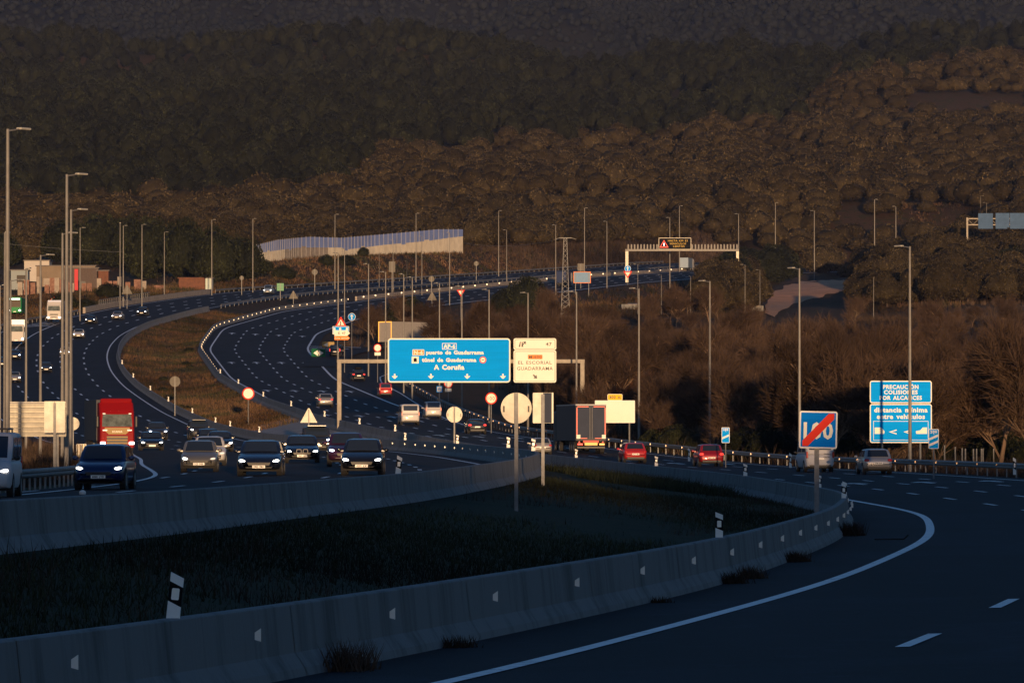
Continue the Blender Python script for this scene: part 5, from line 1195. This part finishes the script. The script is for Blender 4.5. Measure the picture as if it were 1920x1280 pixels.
building('office_hut', 'low pale blue office hut at the left end of the yard', 'building', 20, 52, 507, 8.1, mat('pale_blue_sheet', (.22, .26, .27), .7), 5, door=[(.1, .5, .45, .8, M['glass'])])
building('container', 'orange boarded container in front of the dark pines, end of the yard', 'container', 335, 384, 522, 8.4, M['brick'], 4, M['brick'])
building('container', 'small white tank container beside the orange boarded one', 'container', 385, 398, 522, 8.4, mat('pale_green_sheet', (.42, .5, .45), .6), 4)
M['bricklot'] = mat('shrink_wrapped_bricks', (.26, .15, .11), .8, col2=(.13, .05, .03), scale=1.5)
st0 = None
for i, (px, py, w_, h) in enumerate([(38, 538, 9, 12), (50, 540, 10, 18), (62, 541, 9, 14), (74, 538, 9, 22), (88, 541, 8, 10), (98, 540, 9, 22), (107, 541, 9, 23), (116, 539, 8, 18), (128, 540, 7, 14), (136, 540, 7, 12), (158, 539, 9, 11), (168, 540, 9, 12), (186, 535, 8, 16), (206, 534, 9, 10), (216, 535, 8, 11), (224, 532, 7, 16), (240, 534, 9, 8), (258, 533, 13, 12), (270, 534, 9, 10), (298, 540, 18, 8)]):
    s = 8.5; x, d, z = yard(px, py, s); r = empty('brick_stack', '', 'stack', (x, d, z - .3))
    hh = max(1.0, P(px, py - h, s)[2] - z); mb = MB(); mb.box((0, 0, hh / 2), (w_ / s, 1.2, hh - .08)); mb.build('bricks', M['bricklot'] if i % 3 else M['concrete2'], r); MB().box((0, 0, -.1), (w_ / s + .1, 1.3, .16)).build('pallet', M['bark'], r)
    r['label'] = 'pallet stack of bricks or blocks in the yard at the left'; r['group'] = 'stacks in the builders yard'
x, d, z = yard(143, 520, 8.3); tagp(MB().box((x, d, z + 2.2), (.8, .3, 5.2)).build('banner', mat('red_banner', (.5, .03, .04), .7)), 'upright red banner in the middle of the yard', 'banner')
# farm sheds in the scrub at the right
def low_ruin(px, py, w_, lab):
    x, d, z = hit(px, py); r = empty('shed', lab, 'building', (x, d, z)); s = F / d
    MB().box((0, 0, .5), (w_ / s, 3, 1.4)).build('wall', M['concrete'], r); MB().box((0, 0, 1.26), (w_ / s * .6, 3.4, .12), rx=.1).build('roof', M['concrete2'], r)
low_ruin(1195, 580, 60, 'low broken white wall in the scrub below the message gantry'); low_ruin(1365, 576, 34, 'small pale shed left of the dirt track'); low_ruin(1418, 583, 26, 'small whitish hut at the foot of the dirt track')
fn_ = empty('wire_fence', 'row of thin fence posts right of the caution sign', 'fence', (0, 0, 0)); f0 = None
for i, px in enumerate((1771, 1791, 1804, 1810, 1825, 1831, 1840, 1843, 1863)):
    s = 28 - i * .2; X, D = (px - 960) / s, F / s; z = gz1(X, D)
    if f0 is None: f0 = MB().cyl((0, 0, -.3), (0, 0, 2.1), .05, n=6).build('post', M['steel'], fn_); o = f0
    else: o = f0.copy(); COL.objects.link(o); setpar(o, fn_)
    o.location = (X, D, z)
# ------------------------------------------------------------------ vegetation
def ico(sub):
    b = bmesh.new(); bmesh.ops.create_icosphere(b, subdivisions=sub, radius=1); b.verts.ensure_lookup_table()
    v = np.array([x.co[:] for x in b.verts]); f = np.array([[x.index for x in p.verts] for p in b.faces]); b.free(); return v, f
def crown_np(sub, seed, kind):
    """unit crown: radius 1 in plan; flat-bottomed dome (pine) or taller ragged one (fir)"""
    v, f = ico(sub); o = Vector((seed * 7.1, seed * 3.7, seed * 1.9)); r = np.empty(len(v))
    for i, p in enumerate(v):
        q = Vector(p); r[i] = 1 + .26 * noise.noise(q * 1.6 + o) + .18 * noise.noise(q * 3.7 + o) + (.10 * noise.noise(q * 8 + o) if sub > 2 else 0)
    v = v * r[:, None]
    if kind == 'pine': v[:, 2] = np.where(v[:, 2] < 0, v[:, 2] * .45, v[:, 2] * .80) + .50
    else: v[:, 2] = v[:, 2] * .85 + .75; k = np.clip(1.12 - .22 * v[:, 2], .5, 1.1); v[:, :2] *= k[:, None]
    return v, f
def tufts(v, f, n, size, rng):
    """small leaf faces standing off a crown's surface"""
    t = f[rng.integers(0, len(f), n)]; w_ = rng.dirichlet((1, 1, 1), n); c = (v[t] * w_[:, :, None]).sum(1)
    nrm = np.cross(v[t[:, 1]] - v[t[:, 0]], v[t[:, 2]] - v[t[:, 0]]); nrm /= np.linalg.norm(nrm, axis=1)[:, None] + 1e-9
    d = nrm + rng.normal(0, .5, (n, 3)); d /= np.linalg.norm(d, axis=1)[:, None]; a = np.cross(d, rng.normal(0, 1, (n, 3))); a /= np.linalg.norm(a, axis=1)[:, None] + 1e-9
    e = np.cross(d, a); k = rng.random((n, 1)) < .25; up = np.where(k, d, e); s_ = size * rng.uniform(.5, 1.5, (n, 1)); c = c + nrm * s_ * rng.uniform(-.5, .5, (n, 1))
    V = np.stack([c - a * s_ * .6 - up * s_ * .4, c + a * s_ * .6 - up * s_ * .4, c + up * s_ * .8], 1).reshape(-1, 3)
    return V, np.arange(3 * n).reshape(n, 3)
TN = {}
def leaf_tone(n):
    if n not in TN: TN[n] = np.ones(n)
    return TN[n]
def scatter(name, pts, protos, m, kind='stuff', cast=None):
    """one mesh of many crowns; pts rows: x, y, z, radius, height factor, turn, tone"""
    V = []; Fc = []; T = []; off = 0; ids = RNG.integers(0, len(protos), len(pts))
    for k, (pv, pf) in enumerate(protos):
        p = pts[ids == k]
        if not len(p): continue
        c, s_ = np.cos(p[:, 5]), np.sin(p[:, 5])
        x = (pv[None, :, 0] * c[:, None] - pv[None, :, 1] * s_[:, None]) * p[:, 3:4] + p[:, 0:1]
        y = (pv[None, :, 0] * s_[:, None] + pv[None, :, 1] * c[:, None]) * p[:, 3:4] + p[:, 1:2]
        z = pv[None, :, 2] * (p[:, 3] * p[:, 4])[:, None] + p[:, 2:3]
        V.append(np.stack([x, y, z], -1).reshape(-1, 3)); n = len(pv)
        Fc.append((pf[None] + (np.arange(len(p)) * n)[:, None, None] + off).reshape(-1, 3)); off += n * len(p)
        T.append((p[:, 6:7] * (TN[n] if n in TN else np.ones(n))[None]).ravel())
    return tagp(np_mesh(name, np.concatenate(V), np.concatenate(Fc), m, np.concatenate(T), smooth=True), kind=kind)
# --- where the hill trees stand
def grid_pts(D0, D1, sp, hwf):
    out = []
    D = D0
    while D < D1:
        st = sp * (1 + (D - D0) / 6000); n = int(2 * hwf(D) / st); X = (np.arange(n) - n / 2) * st
        out.append(np.stack([X + RNG.uniform(-.45, .45, n) * st, D + RNG.uniform(-.45, .45, n) * st], 1)); D += st
    return np.concatenate(out)
def lohi(D): Dc = np.clip(D, 25, 1950); return at(LIX, Dc) - l_pave(Dc), at(RIX, Dc) + r_pave(Dc)
g = grid_pts(1330, 3330, 9.0, lambda D: .105 * D + 70)
gzv = gz(g[:, 0], g[:, 1]); gpx = 960 + g[:, 0] * F / g[:, 1]; gpy = 817 - gzv * F / g[:, 1]
lo_, hi_ = lohi(g[:, 1]); D_ = g[:, 1]
clear = np.where(D_ < 1905, (g[:, 0] < lo_ - np.where(D_ > 1650, 17, np.where(D_ > 1400, 36, 60))) | (g[:, 0] > hi_ + np.where(D_ > 1650, 7, 14)), True)
clear &= ~((gpx > 440) & (gpx < 900) & (D_ < 1650)); clear &= ~((D_ < 1560) & (gpx < 470) & (D_ > 1290) & (gpy > 470))
nzv = noise_grid(g[:, 0] * 2.3 + 50, g[:, 1] * 2.3)
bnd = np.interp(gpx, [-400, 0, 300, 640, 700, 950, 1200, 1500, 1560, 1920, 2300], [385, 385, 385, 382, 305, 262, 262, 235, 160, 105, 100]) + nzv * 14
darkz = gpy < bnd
patch_ = ((gpx > 1730) & (gpx < 1915) & (gpy > 178) & (gpy < 226) & (nzv > -.9)) | ((gpx > 1545) & (gpx < 1835) & (gpy > 408) & (gpy < 452)) | ((gpx > 960) & (gpx < 1060) & (gpy > 296) & (gpy < 322)) | ((gpx > 1240) & (gpx < 1340) & (gpy > 178) & (gpy < 205))
clear &= ~patch_; clear &= ~((gpx > 980) & (gpx < 1330) & (gpy < 590) & (D_ < 1720) & (g[:, 0] > hi_ - 5)); clear &= ~((gpx > 1405) & (gpx < 1620) & (gpy > 515) & (gpy < 640))
pine = clear & ~darkz & ~((nzv > .95) & (RNG.random(len(g)) < .6)); dark = clear & darkz
def mk_pts(sel, r0, r1, h0, h1, t0, t1, lift=.0):
    n = sel.sum(); return np.stack([g[sel, 0], g[sel, 1], gzv[sel] + lift, RNG.uniform(r0, r1, n), RNG.uniform(h0, h1, n), RNG.uniform(0, 6.28, n), RNG.uniform(t0, t1, n)], 1)
pp = mk_pts(pine, 3.2, 6.2, .85, 1.3, .65, 1.45, .9)
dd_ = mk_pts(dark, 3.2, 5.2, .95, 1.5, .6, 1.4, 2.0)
sc_ = pp[:, 3] * F / pp[:, 1]; inview = (np.abs(pp[:, 0] * F / pp[:, 1]) < 985)
order = np.argsort(-(sc_ + inview * 1000)); ind = order[:292]; rest = np.setdiff1d(np.arange(len(pp)), ind)
P2 = [crown_np(2, i + 1, 'pine') for i in range(5)]; P3 = [crown_np(3, i + 1, 'pine') for i in range(6)]
Q2 = [crown_np(2, i + 11, 'fir') for i in range(5)]
near = pp[rest, 1] < 2300
def with_tufts(pr, n, size, core=.88, core_sub=None):
    out = []
    for i, (v, f) in enumerate(pr):
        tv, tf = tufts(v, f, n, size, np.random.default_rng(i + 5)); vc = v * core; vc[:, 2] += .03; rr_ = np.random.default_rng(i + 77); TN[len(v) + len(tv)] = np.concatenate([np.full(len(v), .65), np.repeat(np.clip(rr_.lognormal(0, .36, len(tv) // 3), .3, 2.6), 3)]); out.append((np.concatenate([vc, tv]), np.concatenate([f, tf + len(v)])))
    return out
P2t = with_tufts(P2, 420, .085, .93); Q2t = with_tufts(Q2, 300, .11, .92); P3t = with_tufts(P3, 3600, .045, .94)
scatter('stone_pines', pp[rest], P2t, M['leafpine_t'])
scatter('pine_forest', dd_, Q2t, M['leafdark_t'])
# --- far mountain
gm = grid_pts(4350, 6700, 9, lambda D: .096 * D + 30); zm = gz(gm[:, 0], gm[:, 1]); n = len(gm)
P1 = [crown_np(1, i + 21, 'fir') for i in range(4)]
M['leaffar_t'] = mat('far_forest_needles', (.014, .016, .015), .9, col2=(.009, .011, .011), scale=.004, tone=True, spec=.05)
scatter('mountain_forest', np.stack([gm[:, 0], gm[:, 1], zm + 1, RNG.uniform(3, 5, n), RNG.uniform(.7, 1.2, n), RNG.uniform(0, 6, n), RNG.uniform(.85, 1.15, n)], 1), P1, M['leaffar_t'])
# --- individual stone pines
def tree_obj(crown, cm, trunk_h, name, trunk_r=.05):
    r = empty(name, '', 'tree', (0, 0, 0)); v, f = crown
    o = np_mesh('crown', v, f, cm, leaf_tone(len(v)), smooth=True); setpar(o, r)
    mb = MB(); mb.cyl((0, 0, -.5), (.03, .02, .35), trunk_r, trunk_r * .6, n=6)
    for a in range(4): mb.cyl((.02, 0, .15), (.45 * math.cos(a * 1.6), .45 * math.sin(a * 1.6), .5), trunk_r * .5, trunk_r * .2, n=5)
    t = mb.build('trunk', M['bark'], r); return r
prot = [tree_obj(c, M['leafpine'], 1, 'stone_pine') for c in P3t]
def put(r, x, y, z, s_, hz, rot, lab, grp):
    r.location = (x, y, z); r.scale = (s_, s_, s_ * hz); r.rotation_euler = (0, 0, rot)
    r['label'] = lab; r['category'] = 'tree'
    if grp: r['group'] = grp
for j, i in enumerate(ind):
    x, y, z, rad, hz, rot, tn = pp[i]; r = prot[j] if j < len(prot) else dup(prot[j % len(prot)])
    put(r, x, y, z, rad, hz, rot, 'round crowned brownish stone pine on the slope behind the motorway', 'stone pines on the lower hillside')
# --- singled out evergreens: px, base y, radius px, height px, label, dark?
EV = [(1372, 545, 46, 75, 'broad dark pine left of the dirt track, first below the message gantry', 1), (1452, 530, 52, 75, 'broad dark pine above the dirt track, middle of its clump', 1), (1540, 512, 44, 60, 'round pine at the top of the dirt track', 0), (1395, 500, 40, 40, 'low dark pine in front of the right end of the message gantry', 1), (1770, 545, 40, 62, 'round brown pine right of the lamp crossing the caution sign', 0), (1640, 500, 36, 48, 'round brown pine up the slope behind the tall lamp post', 0), (1700, 480, 42, 50, 'wide brown pine just behind the top of the tall lamp post', 0), (1895, 520, 40, 62, 'dark pine at the right picture edge', 1), (1850, 470, 40, 46, 'brown pine below the far pale blue sign backs', 0), (1600, 470, 30, 36, 'small brown pine on the pale slope', 0),
      (990, 588, 42, 74, 'dark green pine clump above the exit sign, left of the lattice pylon', 1), (945, 586, 26, 46, 'smaller dark pine left of the clump above the exit sign', 1), (765, 612, 46, 58, 'dark pine bush behind the lamp posts above the blue sign', 1), (681, 482, 11, 20, 'small dark pine in front of the noise wall', 1), (612, 500, 15, 22, 'dark bush below the left part of the noise wall', 1), (650, 500, 18, 22, 'wide dark bush below the middle of the noise wall', 1), (533, 525, 22, 28, 'dark green bush at the left end of the noise wall', 1), (497, 512, 16, 26, 'dark tree touching the left end of the noise wall', 1), (455, 525, 38, 90, 'tall dark pine left of the noise wall', 1), (400, 532, 42, 112, 'tall dark pine behind the orange container', 1), (345, 522, 44, 118, 'dark pine behind the parapet, left of the reddish bare trunk', 1), (285, 522, 48, 120, 'wide dark pine behind the yard, right of the orange shed', 1), (235, 505, 42, 110, 'dark pine behind the orange brick shed', 1), (180, 498, 44, 102, 'dark pine behind the beige warehouse', 1), (120, 492, 40, 85, 'dark pine behind the white block of the yard', 1), (45, 492, 40, 62, 'pale olive tree left of the white block of the yard', 0), (5, 500, 30, 70, 'dark tree at the left picture edge behind the yard', 1), (160, 583, 20, 24, 'olive bush on the bank behind the white tractor truck', 1), (205, 560, 26, 32, 'olive bush beside the close pair of lamp poles', 1), (120, 580, 26, 34, 'dark bush on the slope above the coach', 1)]
for px, py, rp, hp, lab, dk_ in EV:
    x, d, z = hit(px, py)
    if d > 1900 or (px < 560 and d > 1600): d = 1420 if px < 560 else 1700; x = (px - 960) / F * d; z = gz1(x, d)
    s = F / d; tall = hp > rp * 1.9
    src = P3[(px + py) % 5]; cr_ = with_tufts([src], 4000, .05)[0]
    r = tree_obj(cr_, M['leafdark'] if dk_ else M['leafpine'], 1, 'pine_tree' if hp > 30 else 'bush')
    R_ = rp / s * (1.2 if tall else 1); H_ = hp / s; top = cr_[0][:, 2].max(); put(r, x, d, z, R_, H_ / R_ / top, 0.7 * px, lab, None)
# --- bare winter trees
def bare(seed, H, spread=.75, dense=1.0):
    rg = random.Random(seed); mb = MB(); tw = []
    def grow(p, d, L, r, lv):
        n = 3 if lv < 2 else 2; q = p
        for k in range(n):
            d = (d + Vector((rg.gauss(0, .14), rg.gauss(0, .14), .06 if lv else .02))).normalized(); e = q + d * L / n
            if lv < 3: mb.cyl(q, e, r * (1 - k * .22), r * (1 - (k + 1) * .22), n=6 if lv == 0 else 3, caps=False)
            q = e
            if lv < 3:
                m_ = [2, 3, 4][lv] if k or lv else 1
                for _ in range(int(m_ * dense + rg.random())):
                    a = rg.uniform(0, 6.28); dd = (d * rg.uniform(.5, 1.0) + Vector((math.cos(a), math.sin(a), rg.uniform(-.1, .6))) * spread).normalized()
                    grow(q, dd, L * rg.uniform(.45, .7), r * .5, lv + 1)
            else:
                for _ in range(5):
                    dd = (d + Vector((rg.gauss(0, .6), rg.gauss(0, .6), rg.gauss(.15, .5)))).normalized(); tw.append((q, q + dd * L * rg.uniform(.8, 1.8)))
    grow(Vector((0, 0, -.3)), Vector((rg.gauss(0, .06), rg.gauss(0, .06), 1)), H * .45, H * .020, 0)
    return mb, tw
def bare_obj(seed, H, name, bm_, tm, spread=.75, dense=1.0, tw_w=.035):
    r = empty(name, '', 'tree', (0, 0, 0)); mb, tw = bare(seed, H, spread, dense); mb.build('trunk', bm_, r)
    a = np.array([t[0][:] for t in tw]); b = np.array([t[1][:] for t in tw]); rg = np.random.default_rng(seed); s_ = rg.normal(0, 1, a.shape); s_ /= np.linalg.norm(s_, axis=1)[:, None]
    V = np.stack([a - s_ * tw_w * .5, a + s_ * tw_w * .5, b], 1).reshape(-1, 3)
    o = np_mesh('crown', V, np.arange(len(V)).reshape(-1, 3), tm); setpar(o, r); return r
BP = [bare_obj(30 + i, 8.0, 'bare_tree', M['twigbark'] if 'twigbark' in M else M.setdefault('twigbark', mat('winter_bark', (.13, .085, .055), .9, rnd=.5)), M['twig'], .7 + .1 * (i % 3), 1.15, .05) for i in range(7)]
spots = []
tries = 0
while len(spots) < 250 and tries < 9000:
    tries += 1; px = RNG.uniform(690, 1960); d = RNG.uniform(395, 1080); x = (px - 960) / F * d; lo1, hi1 = lohi(d)
    if x < hi1 + (5 if d > 520 else 4.5) + (8 if 640 < d < 960 else 0): continue
    z = gz1(x, d); py = 817 - z * F / d
    if 1410 < px < 1625 and py < 690: continue
    if any((x - a) ** 2 + (d - b) ** 2 < 14 for a, b, _ in spots): continue
    spots.append((x, d, z))
for j, (x, d, z) in enumerate(spots):
    r = BP[j] if j < len(BP) else dup(BP[j % len(BP)]); k = RNG.uniform(.7, 1.4) * (1 if d < 900 else .75)
    put(r, x, d, z, k, RNG.uniform(.85, 1.15), RNG.uniform(0, 6.28), 'bare brown winter tree in the dense thicket right of the motorway', 'bare trees in the thicket')
for px, py, hp, lab, tm, sp in ((1605, 615, 72, 'pale bare forked tree standing out above the thicket, right of the dirt track', 'palebark', .8), (1290, 600, 60, 'pale bare tree in the scrub below the message gantry', 'palebark', .7), (375, 518, 68, 'bare tree with a reddish trunk in front of the dark pines', 'rustbark', .6), (1445, 800, 120, 'pale barked bare tree behind the 100 countdown board', 'palebark', .8), (1560, 790, 130, 'pale barked bare tree left of the blue caution sign', 'palebark', .85), (1880, 800, 150, 'pale barked bare tree at the right edge behind the guardrail', 'palebark', .9), (1260, 800, 130, 'pale barked bare tree right of the lamp by the cream panel', 'palebark', .8)):
    if tm not in M: M[tm] = mat('reddish_bark', (.20, .08, .045), .9)
    x, d, z = hit(px, py)
    if py > 700: d = 560; x = (px - 960) / F * d; z = gz1(x, d)
    h = hp * d / F; r = bare_obj(px, h, 'bare_tree', M[tm], M['twig'], sp, 1.0, .04); put(r, x, d, z, 1, 1, px, lab, None)
pb_ = [bare_obj(200 + i, 8.5, 'bare_tree', M['palebark'], M['twig'], .85, .8, .04) for i in range(3)]
for j in range(16):
    px = RNG.uniform(1130, 1930); d = RNG.uniform(470, 640); x = (px - 960) / F * d
    if x < lohi(d)[1] + 4: d = 640; x = (px - 960) / F * d
    put(pb_[j] if j < 3 else dup(pb_[j % 3]), x, d, gz1(x, d), RNG.uniform(.7, 1.15), 1, RNG.uniform(0, 6), 'pale trunked bare tree standing out among the brown thicket behind the guardrail', 'pale trunked trees in the thicket')
mb_ = None
for j in range(14):
    px = RNG.uniform(235, 470); py = RNG.uniform(600, 770); x, d, z = hit(px, py)
    if not (float(at(LIX, d)) + 1.5 < x < float(at(RIX, d)) - 1.5): continue
    r = tree_obj(with_tufts([P3[1]], 1500, .06)[0], M['leafdark'], 1, 'bush') if mb_ is None else dup(mb_); mb_ = mb_ or r
    put(r, x, d, z - .2, RNG.uniform(.5, 1.1), .8, j, 'low dark bush on the brown slope between the carriageways', 'bushes on the median slope')
db_ = None
for j, (px, d, hp) in enumerate(((1225, 505, 50), (1268, 500, 66), (1305, 495, 58), (1400, 470, 76), (1440, 465, 84), (1478, 470, 70), (1590, 450, 80), (1622, 445, 60), (1790, 425, 92), (1838, 420, 84), (1885, 415, 96), (1925, 412, 80))):
    x = (px - 960) / F * d; z = gz1(x, d); h = hp / F * d
    r = tree_obj(with_tufts([P3[2]], 3600, .045)[0], M['leafdark'], 1, 'evergreen_bush') if db_ is None else dup(db_); db_ = db_ or r
    put(r, x, d, z - .3, h * .62, 1.15, j * 1.3, 'dark evergreen bush in the shade between the guardrail and the bare thicket', 'dark bushes behind the guardrail')
# rust leaved tree
d = 620; x = (1180 - 960) / F * d; z = gz1(x, d); ru = bare_obj(91, 7.5, 'rust_leaved_tree', M['bark'], M['rust'], .8, 1.2, .30); put(ru, x, d, z, 1, 1, 0, 'small tree with rust orange leaves between the gantry and the tall lamp post', None)
for px, py, hp, lab in ((150, 330, 26, 'single rust red tree at the lamp head on the left hillside'),):
    x, d, z = hit(px, py); r = dup(ru); put(r, x, d, z, hp * d / F / 7.5, 1, 1, lab, None)
# --- brush: twiggy scrub and dry grass
def blades(name, n, region, m, h0, h1, wd, lean=.35, per=1, t0=.6, t1=1.4):
    x, d = region(n); z = gz(x, d); n = len(x); pt = np.clip(1 + .55 * noise_grid(x * 9, d * 4), .35, 1.9)
    k = per; x = np.repeat(x, k) + RNG.normal(0, .25, n * k); d = np.repeat(d, k) + RNG.normal(0, .25, n * k); z = np.repeat(z, k); tn = np.repeat(RNG.uniform(t0, t1, n) * pt, k); n *= k
    h = RNG.uniform(h0, h1, n) * np.repeat(RNG.uniform(.5, 1.2, n // k), k); a = RNG.uniform(0, 6.28, n); ln = np.abs(RNG.normal(0, lean, n)) * h; w_ = wd * RNG.uniform(.6, 1.4, n)
    b = RNG.uniform(0, 6.28, n)
    V = np.stack([np.stack([x - np.cos(b) * w_ / 2, d - np.sin(b) * w_ / 2, z - .05], 1), np.stack([x + np.cos(b) * w_ / 2, d + np.sin(b) * w_ / 2, z - .05], 1), np.stack([x + np.cos(a) * ln, d + np.sin(a) * ln, z + h], 1)], 1).reshape(-1, 3)
    return tagp(np_mesh(name, V, np.arange(3 * n).reshape(n, 3), m, np.repeat(tn, 3)), kind='stuff')
def reg_ditch(n):
    d = 58 + 292 * RNG.uniform(0, 1, n * 3) ** 1.3; t = RNG.uniform(0, 1, n * 3); a = at(LIX, d) + .75; b = at(RIX, d) - .75; x = a + (b - a) * t; ok = b - a > .5; x, d = x[ok], d[ok]; q = noise_grid(x * 14, d * 5) + RNG.normal(0, .3, len(x)) > -.1; return x[q][:n], d[q][:n]
blades('ditch_grass', 24000, reg_ditch, M['grass_t'], .03, .20, .025, .8, 4, .3, 1.4)
def reg_scrub(n):
    d = RNG.uniform(255, 345, n * 2); t = RNG.uniform(.15, .92, n * 2); a = at(LIX, d) + .8; b = at(RIX, d) - .8; x = a + (b - a) * t; return x[:n], d[:n]
blades('ditch_scrub', 1100, reg_scrub, M['grass_t'], .15, .6, .04, .7, 22, .3, 1.2)
def reg_scrub2(n):
    d = RNG.uniform(75, 260, n * 2); t = RNG.uniform(.05, .95, n * 2); a = at(LIX, d) + .8; b = at(RIX, d) - .8; x = a + (b - a) * t; q = noise_grid(x * 20 + 9, d * 6) + RNG.normal(0, .3, len(x)) > .5; return x[q][:n], d[q][:n]
blades('ditch_weeds', 420, reg_scrub2, M['twig_t'], .1, .45, .02, .6, 24, .5, 1.4)
def reg_med(n):
    d = RNG.uniform(620, 1120, n * 2); t = RNG.uniform(0, 1, n * 2); a = at(LIX, d) + .9; b = at(RIX, d) - .9; return (a + (b - a) * t)[:n], d[:n]
M['straw_t'] = mat('dry_straw', (.105, .062, .034), .9, col2=(.032, .034, .016), scale=.09, lo=.42, hi=.56, tone=True, spec=.05)
blades('median_dry_grass', 16000, reg_med, M['straw_t'], .15, .6, .06, .5, 4, .5, 1.4)
def reg_right(n):
    d = RNG.uniform(330, 1350, n * 3); lo1, hi1 = lohi(d); px = RNG.uniform(600, 1980, n * 3); x = (px - 960) / F * d; py = 817 - gz(x, d) * F / d
    ok = (x > hi1 + 3.5 + np.where((d > 640) & (d < 960), 9, 0)) & ~((px > 1415) & (px < 1610) & (py < 605) & (py > 520)); return x[ok][:n], d[ok][:n]
blades('thicket_brush', 13000, reg_right, M['twig_t'], .4, 1.7, .05, .5, 16, .4, 1.4)
def reg_bank(n):
    d = RNG.uniform(1060, 1800, n * 3); lo1, hi1 = lohi(d); x = lo1 - 2.5 - RNG.exponential(14, n * 3); return x[:n], d[:n]
blades('bank_dry_grass', 16000, reg_bank, M['straw_t'], .3, 1.0, .14, .5, 4, .45, 1.3)
def reg_left(n):
    d = RNG.uniform(215, 1060, n * 3); lo1, hi1 = lohi(d); x = lo1 - 1.8 - RNG.exponential(9, n * 3); return x[:n], d[:n]
blades('verge_scrub', 7000, reg_left, M['twig_t'], .2, 1.1, .07, .5, 8, .45, 1.4)
def reg_far(n):
    d = RNG.uniform(1300, 2000, n * 3); lo1, hi1 = lohi(d); x = hi1 + 3 + RNG.uniform(0, 110, n * 3); px = 960 + x * F / d; py = 817 - gz(x, d) * F / d; q = ~((px > 1410) & (px < 1620) & (py > 515) & (py < 625)); return x[q][:n], d[q][:n]
def reg_cut(n):
    d = RNG.uniform(1620, 2050, n * 2); lo1, hi1 = lohi(d); x = lo1 - 2 - RNG.exponential(16, n * 2); return x[:n], d[:n]
blades('cutting_scrub', 5000, reg_cut, M['twig_t'], .5, 2.2, .12, .5, 14, .5, 1.4)
blades('slope_dry_grass', 14000, reg_far, M['straw_t'], .4, 1.6, .2, .6, 5, .4, 1.1)
# weeds along the foot of the near barrier
wi = 0
for px, D0, n_, h_, lab in ((590, 70.5, 90, .75, 'dark weed clump at the foot of the near barrier, nearest one'), (838, 78, 40, .35, 'small weed tuft at the barrier foot below the fifth reflector'), (1237, 99, 26, .25, 'tiny weed tuft at the barrier foot'), (1380, 112, 70, .5, 'weed clump below the second nearest delineator post'), (1412, 116, 80, .6, 'weed clump right of the second nearest delineator post'), (1505, 132, 110, .55, 'wide weed clump before the bend of the near barrier'), (1612, 168, 150, .9, 'dark bush at the foot of the barrier bend')):
    X = float(at(RIX, D0)) + .25; z = float(rR(D0, .2)[1]); V = []
    for k in range(n_ * 5):
        a = random.uniform(0, 6.28); h = h_ * .55 * random.uniform(.25, 1); c = Vector((X + random.gauss(0, .08 + h_ * .10), D0 + random.gauss(0, h_ * .4), z)); t = c + Vector((math.cos(a) * h * .5, math.sin(a) * h * .5, h)); sd_ = Vector((random.gauss(0, 1), random.gauss(0, 1), 0)).normalized() * .012
        V += [c - sd_, c + sd_, t]
    tagp(np_mesh('weed_clump', np.array([v[:] for v in V]), np.arange(len(V)).reshape(-1, 3), M['twig']), lab, 'weed')
# rubber strip lying on the shoulder
mb = MB(); D0 = 158; X0_ = (1640 - 960) / F * D0; z = float(rR(D0, 3)[1]) + .02; pv = None
for i in range(9):
    t = i / 8; c = (X0_ + t * .95, D0 + math.sin(t * 2) * .3, z + (.12 if i == 8 else 0))
    if pv: mb.cyl(pv, c, .02, n=5)
    pv = c
tagp(mb.build('rubber_strip', M['rubber'], None, True), 'black rubber strip lying on the shoulder inside the white line', 'debris')
# ------------------------------------------------------------------ haze
HAZE = 0.000022
hz = MB(); hx0, hx1, hy0, hy1, hz0, hz1 = -1900, 1900, -930, 7400, -260, 1000
hz.add([(hx0, hy0, hz0), (hx1, hy0, hz0), (hx1, hy1, hz0), (hx0, hy1, hz0), (hx0, hy0, hz1), (hx1, hy0, hz1), (hx1, hy1, hz1), (hx0, hy1, hz1)], [(3, 2, 1, 0), (4, 5, 6, 7), (0, 1, 5, 4), (1, 2, 6, 5), (2, 3, 7, 6), (3, 0, 4, 7)])
hm = bpy.data.materials.new('haze'); hm.use_nodes = True; n = hm.node_tree
for q in list(n.nodes):
    if q.type == 'BSDF_PRINCIPLED': n.nodes.remove(q)
pv_ = n.nodes.new('ShaderNodeVolumePrincipled'); pv_.inputs['Color'].default_value = (.42, .55, .95, 1); pv_.inputs['Density'].default_value = HAZE
n.links.new(pv_.outputs[0], n.nodes['Material Output'].inputs['Volume'])
if HAZE > 0: tagp(hz.build('haze', hm), kind='stuff')
